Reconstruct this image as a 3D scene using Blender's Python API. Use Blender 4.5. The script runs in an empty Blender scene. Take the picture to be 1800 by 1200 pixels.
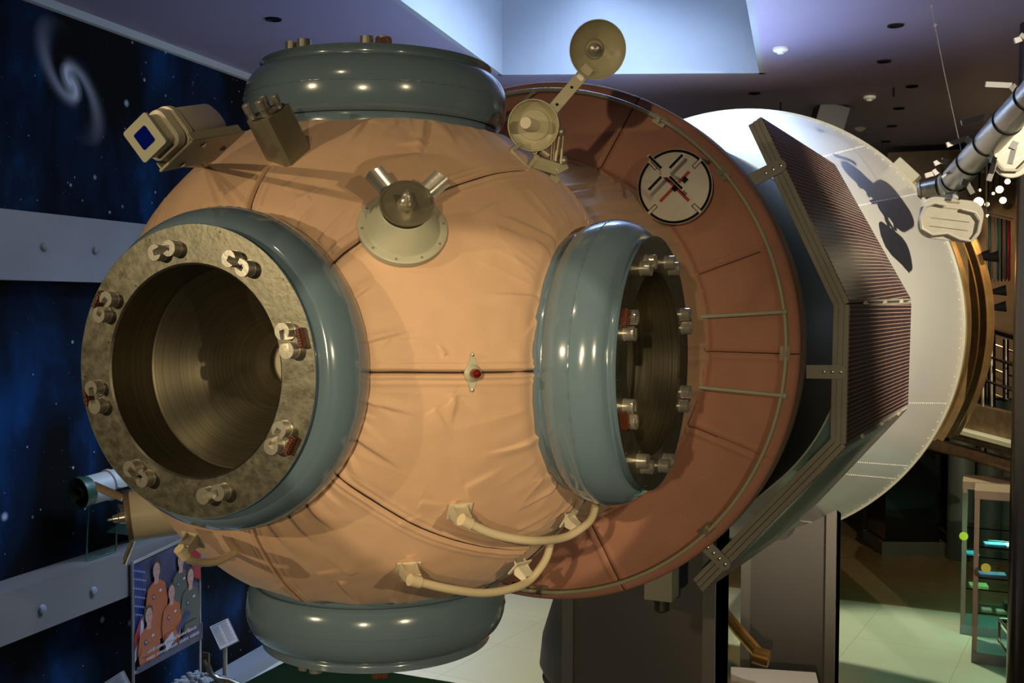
import bpy, math, random
import numpy as np
from mathutils import Matrix, Vector
random.seed(7); RNG = np.random.default_rng(5)
S = bpy.context.scene
COL = S.collection
PI = math.pi

# ------------------------------------------------------------------ camera
CAMP = np.array([2.3595, -3.9392, 0.2279]); YAW, PITCH, ROLL, FPX = -0.4154, -0.0363, 0.004, 1899.6
def cam_axes():
    cy, sy, cp, sp, cr, sr = math.cos(YAW), math.sin(YAW), math.cos(PITCH), math.sin(PITCH), math.cos(ROLL), math.sin(ROLL)
    f = np.array([sy*cp, cy*cp, sp]); r0 = np.array([cy, -sy, 0.]); u0 = np.cross(r0, f)
    return cr*r0+sr*u0, -sr*r0+cr*u0, f
CR, CU, CF = cam_axes()
cd = bpy.data.cameras.new('camera'); cam = bpy.data.objects.new('camera', cd); COL.objects.link(cam)
cd.sensor_width = 36; cd.lens = FPX/1800*36; cd.clip_start = .05; cd.clip_end = 200
m = Matrix.Identity(4)
for i in range(3):
    m[i][0] = CR[i]; m[i][1] = CU[i]; m[i][2] = -CF[i]; m[i][3] = CAMP[i]
cam.matrix_world = m
S.camera = cam

# ------------------------------------------------------------------ light and exposure
S.view_settings.view_transform = 'Standard'; S.view_settings.look = 'None'
S.view_settings.gamma = 1; S.view_settings.exposure = 0.0
W = bpy.data.worlds.new('world'); S.world = W; W.use_nodes = True
W.node_tree.nodes['Background'].inputs[0].default_value = (.62, .52, .55, 1)
W.node_tree.nodes['Background'].inputs[1].default_value = .035
def look(o, target):
    d = Vector(target)-o.location
    o.rotation_euler = d.to_track_quat('-Z', 'Y').to_euler()
def spot(loc, target, power, col, angle=40, size=.04, blend=.5):
    l = bpy.data.lights.new('spot', 'SPOT'); l.energy = power; l.color = col; l.spot_size = math.radians(angle)
    l.spot_blend = blend; l.shadow_soft_size = size
    o = bpy.data.objects.new('spotlight_beam', l); COL.objects.link(o); o.location = loc; look(o, target); return o
def area(loc, target, power, col, sx, sy):
    l = bpy.data.lights.new('area', 'AREA'); l.shape = 'RECTANGLE'; l.size = sx; l.size_y = sy; l.energy = power; l.color = col
    o = bpy.data.objects.new('daylight_panel', l); COL.objects.link(o); o.location = loc; look(o, target); return o
def ray(u, v): return CF + CR*(u-900)/FPX + CU*(600-v)/FPX
def on_plane(u, v, ax, off):
    d = ray(u, v); return CAMP + d*(off-CAMP[ax])/d[ax]
WARM = (1, .80, .48)
spot((-3.4, -8.2, 1.5), (.6, -.2, -.28), 1060, WARM, 25, .05, 1.)    # hall spot left of the visitors' gallery
spot((7.4, -5.4, 1.3), (.9, 0, -.22), 1060, WARM, 24, .05, 1.)       # hall spot right of the gallery
spot((3.4, -8.4, 1.5), (.76, -.7, -.12), 1200, WARM, 8.6, .03, .12)
spot((3.0, -8.4, .7), (1.3, 1, -.7), 620, WARM, 44, .05, .8)        # wide fill added to brighten skirt, panel edges and pillars, no real lamp
spot((.1, -3.2, 2.62), (.8, .0, -.2), 34, WARM, 50, .05, .6)         # ceiling spot before the front ring
spot((6.2, -1.2, 2.4), (2.1, 6.0, .5), 3900, (1, .86, .64), 40, .04, .8)      # lights the white cone and the silver boom
spot((5.0, 10.6, 2.2), (2.3, 8.8, .1), 620, (1, .6, .22), 44)     # amber light on the rear section
_a = area((-.75, 5.3, 3.88), (-.75, 5.3, 0), 430, (.46, .64, 1), 1.7, 3.4); _a.data.spread = math.radians(120)  # daylight in the roof light
spot((-3.3, 6.4, 2.6), (-2.0, 7.4, -3.8), 1500, (1, .90, .66), 60)    # floor lamps
spot((1.0, 10.6, 2.4), (1.7, 8.8, -3.8), 1250, (.95, 1, .62), 46, .15)
spot((3.8, 3.2, 2.5), tuple(on_plane(1360, 1176, 2, -2.9)), 420, (1, .92, .8), 11)   # display-case lamp
spot((6.5, 4.6, 2.4), (.6, 4.0, -2.7), 260, (.9, 1, .8), 20, .1)      # light raking the pillars from the right
spot((-3.0, 1.0, 2.6), (-4.4, 3.0, -1.8), 60, (1, .86, .74), 80)

# ------------------------------------------------------------------ geometry helpers
def V(*a): return np.array(a, float)
def unit(a): a = np.asarray(a, float); return a/np.linalg.norm(a)
def at(u, v, dep): return CAMP + ray(u, v)*dep                   # point seen at (u,v), dep metres ahead
def on_plane(u, v, ax, off):
    d = ray(u, v); return CAMP + d*(off-CAMP[ax])/d[ax]
WN = unit((.9949, .1006, 0)); WD = unit((-.1006, .9949, 0)); WOFF = -4.50
def on_wall(u, v, out=0.):
    d = ray(u, v); return CAMP + d*((WOFF+out)-CAMP@WN)/(d@WN)
def on_sphere(u, v, r):
    d = unit(ray(u, v)); b = CAMP@d; c = CAMP@CAMP-r*r; D = b*b-c
    return CAMP + d*(-b-math.sqrt(max(D, 0)))
def basis(z, xref=(0, 0, 1)):
    z = unit(z); x = np.asarray(xref, float); x = x-(x@z)*z
    if np.linalg.norm(x) < 1e-4: x = V(1, 0, 0)-z[0]*z
    x = unit(x); return x, np.cross(z, x), z

class MB:
    def __init__(s): s.v = []; s.f = []; s.m = []; s.uv = None
    def add(s, vs, fs, mi=0):
        n = len(s.v); s.v += [tuple(p) for p in vs]; s.f += [tuple(i+n for i in f) for f in fs]; s.m += [mi]*len(fs); return s
    def box(s, c, size, ax=None, mi=0):
        X, Y, Z = ax if ax is not None else (V(1,0,0), V(0,1,0), V(0,0,1)); c = np.asarray(c, float)
        h = [x/2 for x in size]
        vs = [c+X*h[0]*a+Y*h[1]*b+Z*h[2]*d for a in (-1,1) for b in (-1,1) for d in (-1,1)]
        return s.add(vs, [(0,1,3,2),(4,6,7,5),(0,4,5,1),(2,3,7,6),(0,2,6,4),(1,5,7,3)], mi)
    def hexa(s, a, b, mi=0):    # two matching quads
        return s.add(list(a)+list(b), [(3,2,1,0),(4,5,6,7),(0,1,5,4),(1,2,6,5),(2,3,7,6),(3,0,4,7)], mi)
    def poly(s, pts, ext, mi=0): # outline extruded by vector ext
        n = len(pts); ext = np.asarray(ext, float); a = [np.asarray(p, float) for p in pts]; b = [p+ext for p in a]
        return s.add(a+b, [tuple(range(n))[::-1], tuple(range(n, 2*n))]+[(i, (i+1)%n, n+(i+1)%n, n+i) for i in range(n)], mi)
    def rev(s, prof, o=(0,0,0), z=(0,0,1), n=64, xref=(1,0,0), closed=False, cap0=False, cap1=False, a0=0, a1=2*PI, mi=0):
        X, Y, Z = basis(z, xref); o = np.asarray(o, float); full = abs(a1-a0-2*PI) < 1e-6; k = n if full else n+1
        vs = []
        for r, h in prof:
            for i in range(k):
                a = a0+(a1-a0)*i/n; vs.append(o+X*r*math.cos(a)+Y*r*math.sin(a)+Z*h)
        fs = []; m_ = len(prof)
        for j in range(m_ if closed else m_-1):
            for i in range(n):
                i2 = (i+1) % k if full else i+1; j2 = (j+1) % m_
                fs.append((j*k+i, j*k+i2, j2*k+i2, j2*k+i))
        if cap0: fs.append(tuple(range(k))[::-1])
        if cap1: fs.append(tuple((m_-1)*k+i for i in range(k)))
        return s.add(vs, fs, mi)
    def cyl(s, a, b, r0, r1=None, n=24, mi=0, caps=True):
        a = np.asarray(a, float); b = np.asarray(b, float); r1 = r0 if r1 is None else r1
        return s.rev([(r0, 0), (r1, np.linalg.norm(b-a))], a, b-a, n, (0.31,.2,.9), cap0=caps, cap1=caps, mi=mi)
    def tube(s, path, r, n=12, mi=0, closed=False):
        P = [np.asarray(p, float) for p in path]; k = len(P); vs = []; up = None
        for i, p in enumerate(P):
            if closed: t = unit(P[(i+1) % k]-P[i-1])
            else: t = unit(P[min(i+1, k-1)]-P[max(i-1, 0)])
            if up is None: X, Y, _ = basis(t, (0.1, .3, 1))
            else:
                X = up-(up@t)*t; X = unit(X); Y = np.cross(t, X)
            up = X
            for j in range(n): a = 2*PI*j/n; vs.append(p+X*r*math.cos(a)+Y*r*math.sin(a))
        fs = []
        for i in range(k if closed else k-1):
            for j in range(n): fs.append((i*n+j, i*n+(j+1) % n, ((i+1) % k)*n+(j+1) % n, ((i+1) % k)*n+j))
        if not closed: fs += [tuple(range(n))[::-1], tuple((k-1)*n+j for j in range(n))]
        return s.add(vs, fs, mi)
    def ball(s, c, r, n=20, sc=(1,1,1), mi=0):
        pr = [(r*math.sin(PI*j/(n//2)), -r*math.cos(PI*j/(n//2))) for j in range(n//2+1)]
        t = MB(); t.rev([(max(a, 1e-4), b) for a, b in pr], (0,0,0), (0,0,1), n); c = np.asarray(c, float)
        return s.add([c+np.array(p)*sc for p in t.v], t.f, mi)
    def build(s, name, mats, parent=None, smooth=35, bevel=0, local=False):
        me = bpy.data.meshes.new(name)
        vs = np.array(s.v, float)
        if parent is not None and not local:
            q = parent
            while q.parent: q = q.parent
            M = np.array(ROOTINV.get(q.name, Matrix.Identity(4)))
            vs = vs@M[:3,:3].T+M[:3,3]
        me.from_pydata(vs.tolist(), [], s.f)
        if not isinstance(mats, (list, tuple)): mats = [mats]
        for mm in mats: me.materials.append(mm)
        if len(mats) > 1: me.polygons.foreach_set('material_index', s.m)
        if smooth:
            me.polygons.foreach_set('use_smooth', [True]*len(me.polygons)); me.update()
            me.set_sharp_from_angle(angle=math.radians(smooth))
        me.update()
        o = bpy.data.objects.new(name, me); COL.objects.link(o)
        if parent is not None: o.parent = parent
        if bevel:
            b = o.modifiers.new('bevel', 'BEVEL'); b.width = bevel; b.segments = 2; b.limit_method = 'ANGLE'; b.angle_limit = math.radians(40)
        return o
ROOTINV = {}
def tag(o, label, cat, group=None, kind=None):
    if label: o['label'] = label
    if cat: o['category'] = cat
    if group: o['group'] = group
    if kind: o['kind'] = kind
    return o
def thing(name, loc, label, cat, group=None, rot=None):
    o = bpy.data.objects.new(name, None); COL.objects.link(o); o.empty_display_size = .1
    M = Matrix.Translation([float(x) for x in loc])
    if rot is not None: M = M @ rot
    o.matrix_basis = M; ROOTINV[o.name] = M.inverted()
    return tag(o, label, cat, group)
def struct(o): o['kind'] = 'structure'; return o
def copy_tree(o, parent=None):
    c = o.copy(); COL.objects.link(c)
    if parent is not None: c.parent = parent
    for ch in list(o.children): copy_tree(ch, c)
    return c
def frame_matrix(x, y, z, o=(0,0,0)):
    M = Matrix.Identity(4)
    for i in range(3): M[i][0] = x[i]; M[i][1] = y[i]; M[i][2] = z[i]; M[i][3] = o[i]
    return M

# ------------------------------------------------------------------ materials
class N:
    def __init__(s, name):
        s.m = bpy.data.materials.new(name); s.m.use_nodes = True; s.t = s.m.node_tree; s.b = s.t.nodes['Principled BSDF']
    def n(s, typ, **kw):
        x = s.t.nodes.new(typ)
        for k, v in kw.items():
            if k.startswith('_'): setattr(x, k[1:], v)
            else: x.inputs[k.replace('_', ' ')].default_value = v
        return x
    def l(s, a, b): s.t.links.new(a, b)
    def math(s, op, a, b=None, c=None):
        x = s.t.nodes.new('ShaderNodeMath'); x.operation = op
        for i, q in enumerate((a, b, c)):
            if q is None: continue
            if isinstance(q, (int, float)): x.inputs[i].default_value = q
            else: s.l(q, x.inputs[i])
        return x.outputs[0]
    def ramp(s, src, stops):
        x = s.t.nodes.new('ShaderNodeValToRGB'); s.l(src, x.inputs[0]); e = x.color_ramp.elements
        while len(e) < len(stops): e.new(.5)
        for el, (p, c) in zip(e, stops): el.position = p; el.color = c if len(c) == 4 else (*c, 1)
        return x.outputs[0]
    def mix(s, f, a, b, mode='MIX'):
        x = s.t.nodes.new('ShaderNodeMix'); x.data_type = 'RGBA'; x.blend_type = mode
        for i, q in ((0, f), (6, a), (7, b)):
            if hasattr(q, 'links'): s.l(q, x.inputs[i])
            elif isinstance(q, (int, float)): x.inputs[i].default_value = q
            else: x.inputs[i].default_value = (*q, 1) if len(q) == 3 else q
        return x.outputs[2]
def mat(name, col, rough=.5, metal=0., var=.0, vscale=6., bump=0., bscale=60., coat=0., spec=.5, emit=None, estr=0., rvar=0., stretch=(1,1,1)):
    k = N(name); b = k.b
    b.inputs['Base Color'].default_value = (*col, 1); b.inputs['Roughness'].default_value = rough; b.inputs['Metallic'].default_value = metal
    b.inputs['Coat Weight'].default_value = coat; b.inputs['Coat Roughness'].default_value = .06; b.inputs['Specular IOR Level'].default_value = spec
    if emit: b.inputs['Emission Color'].default_value = (*emit, 1); b.inputs['Emission Strength'].default_value = estr
    if var or bump or rvar:
        tc = k.n('ShaderNodeTexCoord'); mp = k.n('ShaderNodeMapping', Scale=stretch); k.l(tc.outputs['Object'], mp.inputs[0])
    if var or rvar:
        no = k.n('ShaderNodeTexNoise', Scale=vscale, Detail=6., Roughness=.6); k.l(mp.outputs[0], no.inputs['Vector'])
        if var:
            lo = tuple(c*(1-var) for c in col); hi = tuple(min(1, c*(1+var)) for c in col)
            k.l(k.ramp(no.outputs[0], [(.3, lo), (.7, hi)]), b.inputs['Base Color'])
        if rvar:
            mr = k.n('ShaderNodeMapRange'); k.l(no.outputs[0], mr.inputs[0]); mr.inputs[1].default_value = .3; mr.inputs[2].default_value = .7
            mr.inputs[3].default_value = max(0.02, rough-rvar); mr.inputs[4].default_value = min(1, rough+rvar); k.l(mr.outputs[0], b.inputs['Roughness'])
    if bump:
        n2 = k.n('ShaderNodeTexNoise', Scale=bscale, Detail=4.); k.l(mp.outputs[0], n2.inputs['Vector'])
        bp = k.n('ShaderNodeBump', Strength=bump, Distance=.01); k.l(n2.outputs[0], bp.inputs['Height']); k.l(bp.outputs[0], b.inputs['Normal'])
    return k.m
M = {}
M['cloth'] = mat('orange_cloth', (.585, .37, .235), .62, var=.07, vscale=3.5, bump=.10, bscale=200, spec=.35)
M['cloth'].node_tree.nodes['Principled BSDF'].inputs['Sheen Weight'].default_value = .15
M['skirt'] = mat('pink_cloth', (.47, .225, .155), .75, var=.10, vscale=2.5, bump=.3, bscale=120, spec=.3)
M['seam'] = mat('dark_seam', (.035, .018, .01), .9)
M['torus'] = mat('blue_grey_paint', (.125, .185, .235), .17, var=.05, vscale=4, bump=.02, bscale=14, coat=.6)
M['steel'] = mat('scuffed_steel', (.155, .145, .11), .36, .85, var=.2, vscale=26, rvar=.06, bump=.06, bscale=55)
M['chrome'] = mat('polished_steel', (.60, .57, .50), .24, .75, bump=.03, bscale=80)
M['brass'] = mat('brown_connector', (.085, .022, .010), .35, .2, bump=.3, bscale=150)
M['cream'] = mat('cream_enamel', (.56, .50, .37), .35, var=.05, vscale=12)
M['olive'] = mat('olive_enamel', (.38, .345, .225), .38, var=.08, vscale=9)
M['olive_metal'] = mat('dull_box_metal', (.31, .275, .195), .36, .6, var=.12, vscale=7, rvar=.08)
M['flange'] = mat('grey_green_enamel', (.40, .39, .29), .42, var=.05, vscale=9)
M['blue_glass'] = mat('blue_glass', (.002, .008, .16), .08, coat=.4)
M['red_lamp'] = mat('red_lamp_glass', (.12, .004, .003), .12, coat=.6)
M['white'] = mat('white_fairing', (.72, .72, .68), .34, var=.03, vscale=2, coat=.15)
M['body'] = mat('grey_green_body', (.06, .066, .055), .55, var=.15, vscale=2, spec=.25)
M['band'] = mat('tan_band', (.33, .26, .15), .5)
M['panel_frame'] = mat('grey_panel_frame', (.36, .34, .28), .55, var=.06, vscale=5)
M['black'] = mat('black_paint', (.006, .006, .006), .75, spec=.15)
M['red'] = mat('red_paint', (.33, .004, .006), .5)
M['target'] = mat('target_white', (.58, .53, .45), .45, var=.04)
M['amber'] = mat('amber_foil', (.55, .36, .16), .3, .75, var=.3, vscale=5, stretch=(1, .2, 1))
M['wall_grey'] = mat('grey_ledge_paint', (.24, .25, .28), .55, var=.06, vscale=2)
M['wall_grey_deblued'] = mat('grey_ledge_deblued', (.17, .155, .14), .55, var=.06, vscale=2)  # lower ledge: blue skylight spill countered in the colour, not another paint
M['ceiling'] = mat('ceiling_paint', (.26, .22, .33), .55, var=.05, vscale=1.2)
M['well'] = mat('roof_light_plaster', (.27, .28, .30), .8, var=.02)
M['pillar'] = mat('pillar_paint', (.17, .155, .14), .42, var=.04, vscale=3)
M['pillar_edge'] = mat('pillar_edge_paint', (.25, .23, .20), .42)
M['floor_dark'] = mat('far_floor', (.12, .09, .05), .25)
M['steel_rail'] = mat('railing_steel', (.42, .37, .32), .22, 1., rvar=.06, vscale=5)
M['wood'] = mat('bronze_deck', (.20, .13, .08), .35, .6, var=.3, vscale=8)
M['case_frame'] = mat('showcase_frame', (.24, .17, .13), .4, .2)
M['paper'] = mat('label_paper', (.72, .72, .76), .6)
M['ink'] = mat('label_ink', (.30, .30, .33), .6)
M['dark'] = mat('dark_curtain', (.02, .024, .02), .7, var=.3, vscale=3)
M['aluminium'] = mat('aluminium_tube', (.40, .39, .36), .34, .7, var=.12, vscale=6, rvar=.08)
M['bracket_grey'] = mat('bracket_grey', (.17, .17, .17), .45, .3)
M['craft_white'] = mat('spacecraft_white', (.36, .345, .28), .4, var=.06, vscale=10)
M['lamp'] = mat('lamp_glow', (1, .8, .4), .4, emit=(1, .70, .30), estr=9)
M['green'] = mat('model_green', (.02, .07, .035), .4)
M['rock'] = mat('model_grey', (.22, .22, .22), .8, var=.5, vscale=30, bump=.8, bscale=25)
def glass(name, col, ior=1.45, rough=0.):
    k = N(name); k.b.inputs['Base Color'].default_value = (*col, 1); k.b.inputs['Transmission Weight'].default_value = 1
    k.b.inputs['Roughness'].default_value = rough; k.b.inputs['IOR'].default_value = ior; return k.m
M['glass'] = glass('showcase_glass', (.86, .97, .92), 1.08)
M['acrylic'] = glass('acrylic_sheet', (.75, .95, .86), 1.1)
def brushed():
    k = N('brushed_drogue'); b = k.b
    tc = k.n('ShaderNodeTexCoord'); sp = k.n('ShaderNodeSeparateXYZ'); k.l(tc.outputs['Object'], sp.inputs[0])
    r = k.math('SQRT', k.math('ADD', k.math('MULTIPLY', sp.outputs[0], sp.outputs[0]), k.math('MULTIPLY', sp.outputs[1], sp.outputs[1])))
    co = k.n('ShaderNodeCombineXYZ'); k.l(r, co.inputs[0]); k.l(sp.outputs[2], co.inputs[1])
    no = k.n('ShaderNodeTexNoise', Scale=130., Detail=5.); k.l(co.outputs[0], no.inputs['Vector'])
    k.l(k.ramp(no.outputs[0], [(.3, (.12, .105, .07)), (.7, (.18, .16, .11))]), b.inputs['Base Color'])
    b.inputs['Metallic'].default_value = .85; b.inputs['Roughness'].default_value = .40
    bp = k.n('ShaderNodeBump', Strength=.12, Distance=.004); k.l(no.outputs[0], bp.inputs['Height']); k.l(bp.outputs[0], b.inputs['Normal'])
    return k.m
M['brushed'] = brushed()
def cells():
    k = N('solar_cells'); b = k.b; uv = k.n('ShaderNodeUVMap'); sp = k.n('ShaderNodeSeparateXYZ'); k.l(uv.outputs[0], sp.inputs[0])
    x, y = sp.outputs[0], sp.outputs[1]             # metres along and across
    fy = k.math('FRACT', k.math('DIVIDE', y, .0252)); ln = k.math('LESS_THAN', fy, .22)
    fx = k.math('FRACT', k.math('DIVIDE', x, .31)); lx = k.math('LESS_THAN', fx, .012)
    fx2 = k.math('FRACT', k.math('DIVIDE', x, .022)); lx2 = k.math('LESS_THAN', fx2, .10)
    base = k.mix(k.math('MULTIPLY', lx2, .35), (.060, .032, .040), (.10, .07, .075))
    base = k.mix(k.math('MAXIMUM', ln, k.math('MULTIPLY', lx, .6)), base, (.62, .42, .32))
    k.l(base, b.inputs['Base Color']); b.inputs['Roughness'].default_value = .33; b.inputs['Coat Weight'].default_value = .15
    b.inputs['Coat Roughness'].default_value = .15
    return k.m
M['cells'] = cells()
def star_wall(gx, gz):
    k = N('printed_star_field'); b = k.b; tc = k.n('ShaderNodeTexCoord'); o = tc.outputs['Object']
    sp = k.n('ShaderNodeSeparateXYZ'); k.l(o, sp.inputs[0])
    fl = k.n('ShaderNodeCombineXYZ'); k.l(sp.outputs[0], fl.inputs[0]); k.l(sp.outputs[2], fl.inputs[1]); P = fl.outputs[0]
    neb = k.n('ShaderNodeTexNoise', Scale=1.0, Detail=5., Roughness=.55, Distortion=.3)
    mpn = k.n('ShaderNodeMapping', Scale=(1.15, .55, 1)); k.l(P, mpn.inputs[0]); k.l(mpn.outputs[0], neb.inputs['Vector'])
    col = k.ramp(neb.outputs[0], [(.45, (.002, .0022, .003)), (.57, (.003, .014, .042)), (.72, (.007, .060, .20))])
    def stars(scale, r0, jitter, streak):
        vo = k.n('ShaderNodeTexVoronoi', Scale=scale, Randomness=1.); vo.feature = 'F1'; k.l(P, vo.inputs['Vector'])
        sc = k.n('ShaderNodeSeparateColor'); k.l(vo.outputs['Color'], sc.inputs[0])
        rad = k.math('MULTIPLY_ADD', k.math('POWER', sc.outputs[0], 5.), jitter, r0)
        dd = vo.outputs['Distance']
        core = k.math('POWER', k.math('MAXIMUM', k.math('SUBTRACT', 1., k.math('DIVIDE', dd, rad)), 0.), 1.2)
        return k.math('MINIMUM', core, 1.)
    s1 = stars(2.6, .045, .075, 0); s2 = stars(6., .06, .09, 0); s3 = stars(11., .05, .08, 0)
    st = k.math('MINIMUM', k.math('ADD', k.math('ADD', s1, k.math('MULTIPLY', s2, .8)), k.math('MULTIPLY', s3, .35)), 1.)
    col = k.mix(st, col, (.8, .88, 1.))
    # spiral galaxy
    dx = k.math('SUBTRACT', sp.outputs[0], gx); dz = k.math('SUBTRACT', sp.outputs[2], gz)
    c, s_ = math.cos(-.9), math.sin(-.9)
    ux = k.math('DIVIDE', k.math('ADD', k.math('MULTIPLY', dx, c), k.math('MULTIPLY', dz, s_)), .60)
    uz = k.math('DIVIDE', k.math('ADD', k.math('MULTIPLY', dx, -s_), k.math('MULTIPLY', dz, c)), .36)
    r = k.math('SQRT', k.math('ADD', k.math('MULTIPLY', ux, ux), k.math('MULTIPLY', uz, uz)))
    th = k.math('ARCTAN2', uz, ux)
    ph = k.math('ADD', k.math('MULTIPLY', th, 2.), k.math('MULTIPLY', k.math('LOGARITHM', k.math('ADD', r, .06), 2.718), 4.2))
    arm = k.math('POWER', k.math('MULTIPLY_ADD', k.math('COSINE', ph), .5, .5), 3.)
    fall = k.math('POWER', k.math('MAXIMUM', k.math('SUBTRACT', 1., r), 0.), .9)
    core = k.math('POWER', k.math('MAXIMUM', k.math('SUBTRACT', 1., k.math('DIVIDE', r, .32)), 0.), 1.)
    gal = k.math('MINIMUM', k.math('ADD', k.math('MULTIPLY', k.math('MULTIPLY', arm, fall), .75), core), 1.)
    col = k.mix(gal, col, (.6, .6, .68))
    k.l(col, b.inputs['Base Color']); b.inputs['Roughness'].default_value = .8; b.inputs['Specular IOR Level'].default_value = .12
    return k.m
def tiles():
    k = N('pale_floor_tiles'); b = k.b; tc = k.n('ShaderNodeTexCoord'); br = k.n('ShaderNodeTexBrick', Scale=1.)
    mp = k.n('ShaderNodeMapping'); mp.inputs['Rotation'].default_value = (0, 0, .1); k.l(tc.outputs['Object'], mp.inputs[0]); k.l(mp.outputs[0], br.inputs['Vector'])
    br.offset = 0; br.inputs['Color1'].default_value = (.46, .48, .40, 1); br.inputs['Color2'].default_value = (.44, .465, .39, 1)
    br.inputs['Mortar'].default_value = (.33, .34, .28, 1); br.inputs['Mortar Size'].default_value = .004; br.inputs['Brick Width'].default_value = 1.2; br.inputs['Row Height'].default_value = 1.2
    k.l(br.outputs['Color'], b.inputs['Base Color']); b.inputs['Roughness'].default_value = .16; return k.m
M['tiles'] = tiles()

# ------------------------------------------------------------------ the hall
ZC, ZF = 2.7, -3.8
wallM = frame_matrix(WD, -WN, (0, 0, 1), WN*WOFF)      # local x along the wall, y into the wall, z up
g = on_wall(125, 145); gx, gz = g@WD, g[2]
M['stars'] = star_wall(gx, gz)
w = MB(); w.box((6, .1, (ZC+ZF)/2), (34, .2, ZC-ZF)); wl = struct(w.build('wall_left', M['stars'], smooth=0)); wl.matrix_world = wallM
f = MB(); f.box((3, 7, ZF-.1), (24, 34, .2)); struct(f.build('floor', M['tiles'], smooth=0))
# ceiling with the roof-light opening
op = [V(-2.60, 6.90, ZC), V(.10, 7.93, ZC), V(.93, 2.6, ZC), V(-1.98, 2.6, ZC)]
ou = [V(-8, 22, ZC), V(14, 22, ZC), V(14, -9, ZC), V(-4.4, -9, ZC)]
ou[0] = V(-6.9, 22, ZC); ou[3] = V(-3.6, -9, ZC)
t = MB(); up = V(0, 0, .25)
t.add(op+ou, [(0, 1, 5, 4), (1, 2, 6, 5), (2, 3, 7, 6), (3, 0, 4, 7)])
t.add([p+up for p in ou], [(0, 1, 2, 3)] if False else [])
struct(t.build('ceiling', M['ceiling'], smooth=0))
t = MB(); h = V(0, 0, 1.25)
for i in range(4):
    a, b = op[i], op[(i+1) % 4]; n = unit(np.cross(b-a, (0, 0, 1)))
    t.hexa([a, b, b+n*.06, a+n*.06], [a+h, b+h, b+h+n*.06, a+h+n*.06])
struct(t.build('trim_5', M['well'], smooth=0))
k = N('sky_glazing'); k.b.inputs['Base Color'].default_value = (.5, .6, .8, 1); k.b.inputs['Emission Color'].default_value = (.45, .64, 1, 1); k.b.inputs['Emission Strength'].default_value = .38
t = MB(); t.poly([p+h for p in op], (0, 0, .03)); struct(t.build('window_1', k.m, smooth=0))
# pale line where wall meets ceiling
t = MB(); t.box((6, -.03, ZC-.035), (34, .06, .07)); o = struct(t.build('trim_1', mat('cornice_paint', (.42, .42, .40), .5), smooth=0)); o.matrix_world = wallM
# far walls
t = MB(); t.box((3, 21, -.5), (24, .2, 6.6)); struct(t.build('wall_back', M['dark'], smooth=0))
t = MB(); t.box((13, 7, -.5), (.2, 30, 6.6)); struct(t.build('wall_right', M['dark'], smooth=0))
# ledges on the star wall
def ledge(name, z0, z1, dep, knobs, mt='wall_grey'):
    t = MB(); t.box((6, -dep/2, (z0+z1)/2), (34, dep, z1-z0)); o = struct(t.build(name, M[mt], smooth=0)); o.matrix_world = wallM
    for (u, v) in knobs:
        p = on_wall(u, v, dep); q = MB(); x = p@WD
        q.rev([(.034, 0), (.036, .012), (.03, .024), (.012, .03), (.001, .031)], (x, -dep, p[2]), (0, -1, 0), 20)
        q.build('ledge_knob', M['wall_grey'], o, local=True)
ledge('trim_2', .385, .93, .16, [(77, 434), (167, 440)])
ledge('trim_3', -2.385, -1.988, .30, [(73, 1070), (163, 1038)], 'wall_grey_deblued')
ledge('trim_4', ZF, ZF+.12, .28, [])

# ceiling fittings
def detector(u, v, sc, label):
    p = on_plane(u, v, 2, ZC-.03); o = thing('smoke_detector', (p[0], p[1], ZC), label, 'smoke detector', 'smoke detectors on the ceiling')
    t = MB(); t.rev([(.075*sc, 0), (.075*sc, -.02), (.06*sc, -.035), (.035*sc, -.04), (.032*sc, -.055), (.001, -.06)], (p[0], p[1], ZC), (0, 0, 1), 28)
    t.build('housing', mat('detector_plastic', (.7, .7, .68), .4), o); return o
detector(1372, 90, 1., 'round white smoke detector beside the bright roof opening')
detector(1528, 174, 1., 'dim smoke detector on the brown part of the ceiling, farther from the roof opening')
detector(1512, 228, 1., 'smoke detector lowest in the picture, just above the white fairing')
HOLES = [((481, 33), 'dark round hole in the purple ceiling at the upper left'),
         ((1574, 44), 'dark ceiling slot nearest the hanging wire'),
         ((1554, 107), 'dark ceiling slot above the warm pool of light'),
         ((1603, 151), 'dark ceiling slot at the upper rim of the warm pool of light'),
         ((1580, 190), 'dark ceiling slot in the middle of the warm pool of light'),
         ((1568, 221), 'dark ceiling slot beside the lowest smoke detector'),
         ((1557, 248), 'dark ceiling slot lowest of the row above the white fairing'),
         ((1326, 163), 'dark ceiling slot between the roof opening and the white fairing')]
for (u, v), lab in HOLES:
    p = on_plane(u, v, 2, ZC); t = MB(); t.rev([(.07, 0), (.07, -.012), (.05, -.014), (.045, -.004), (.001, -.004)], p-V(0,0,.001), (0, 0, 1), 24)
    tag(t.build('ceiling_downlight', M['black']), lab, 'ceiling light', 'unlit round ceiling downlights')
for (u, v), lab in [((1571, 160), 'thin black rod hanging from the ceiling in the warm pool of light'), ((1372, 186), 'short black rod hanging just above the white fairing')]:
    p = on_plane(u, v-6, 2, ZC); t = MB(); t.cyl(p, p-V(0,0,.10), .012); tag(t.build('hanging_rod', M['black']), lab, 'rod', 'short rods on the ceiling')
# wire
a = on_plane(1632, -10, 2, ZC); b = at(1692, 275, 8.2); t = MB(); t.tube([a, a*.5+b*.5-V(0,0,.02), b], .003, 6)
for s_ in (.08, .2): t.ball(a+(b-a)*s_, .016)
tag(t.build('suspension_wire', M['pillar']), 'thin wire hanging from the ceiling down to the silver boom at the right', 'wire')

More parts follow.
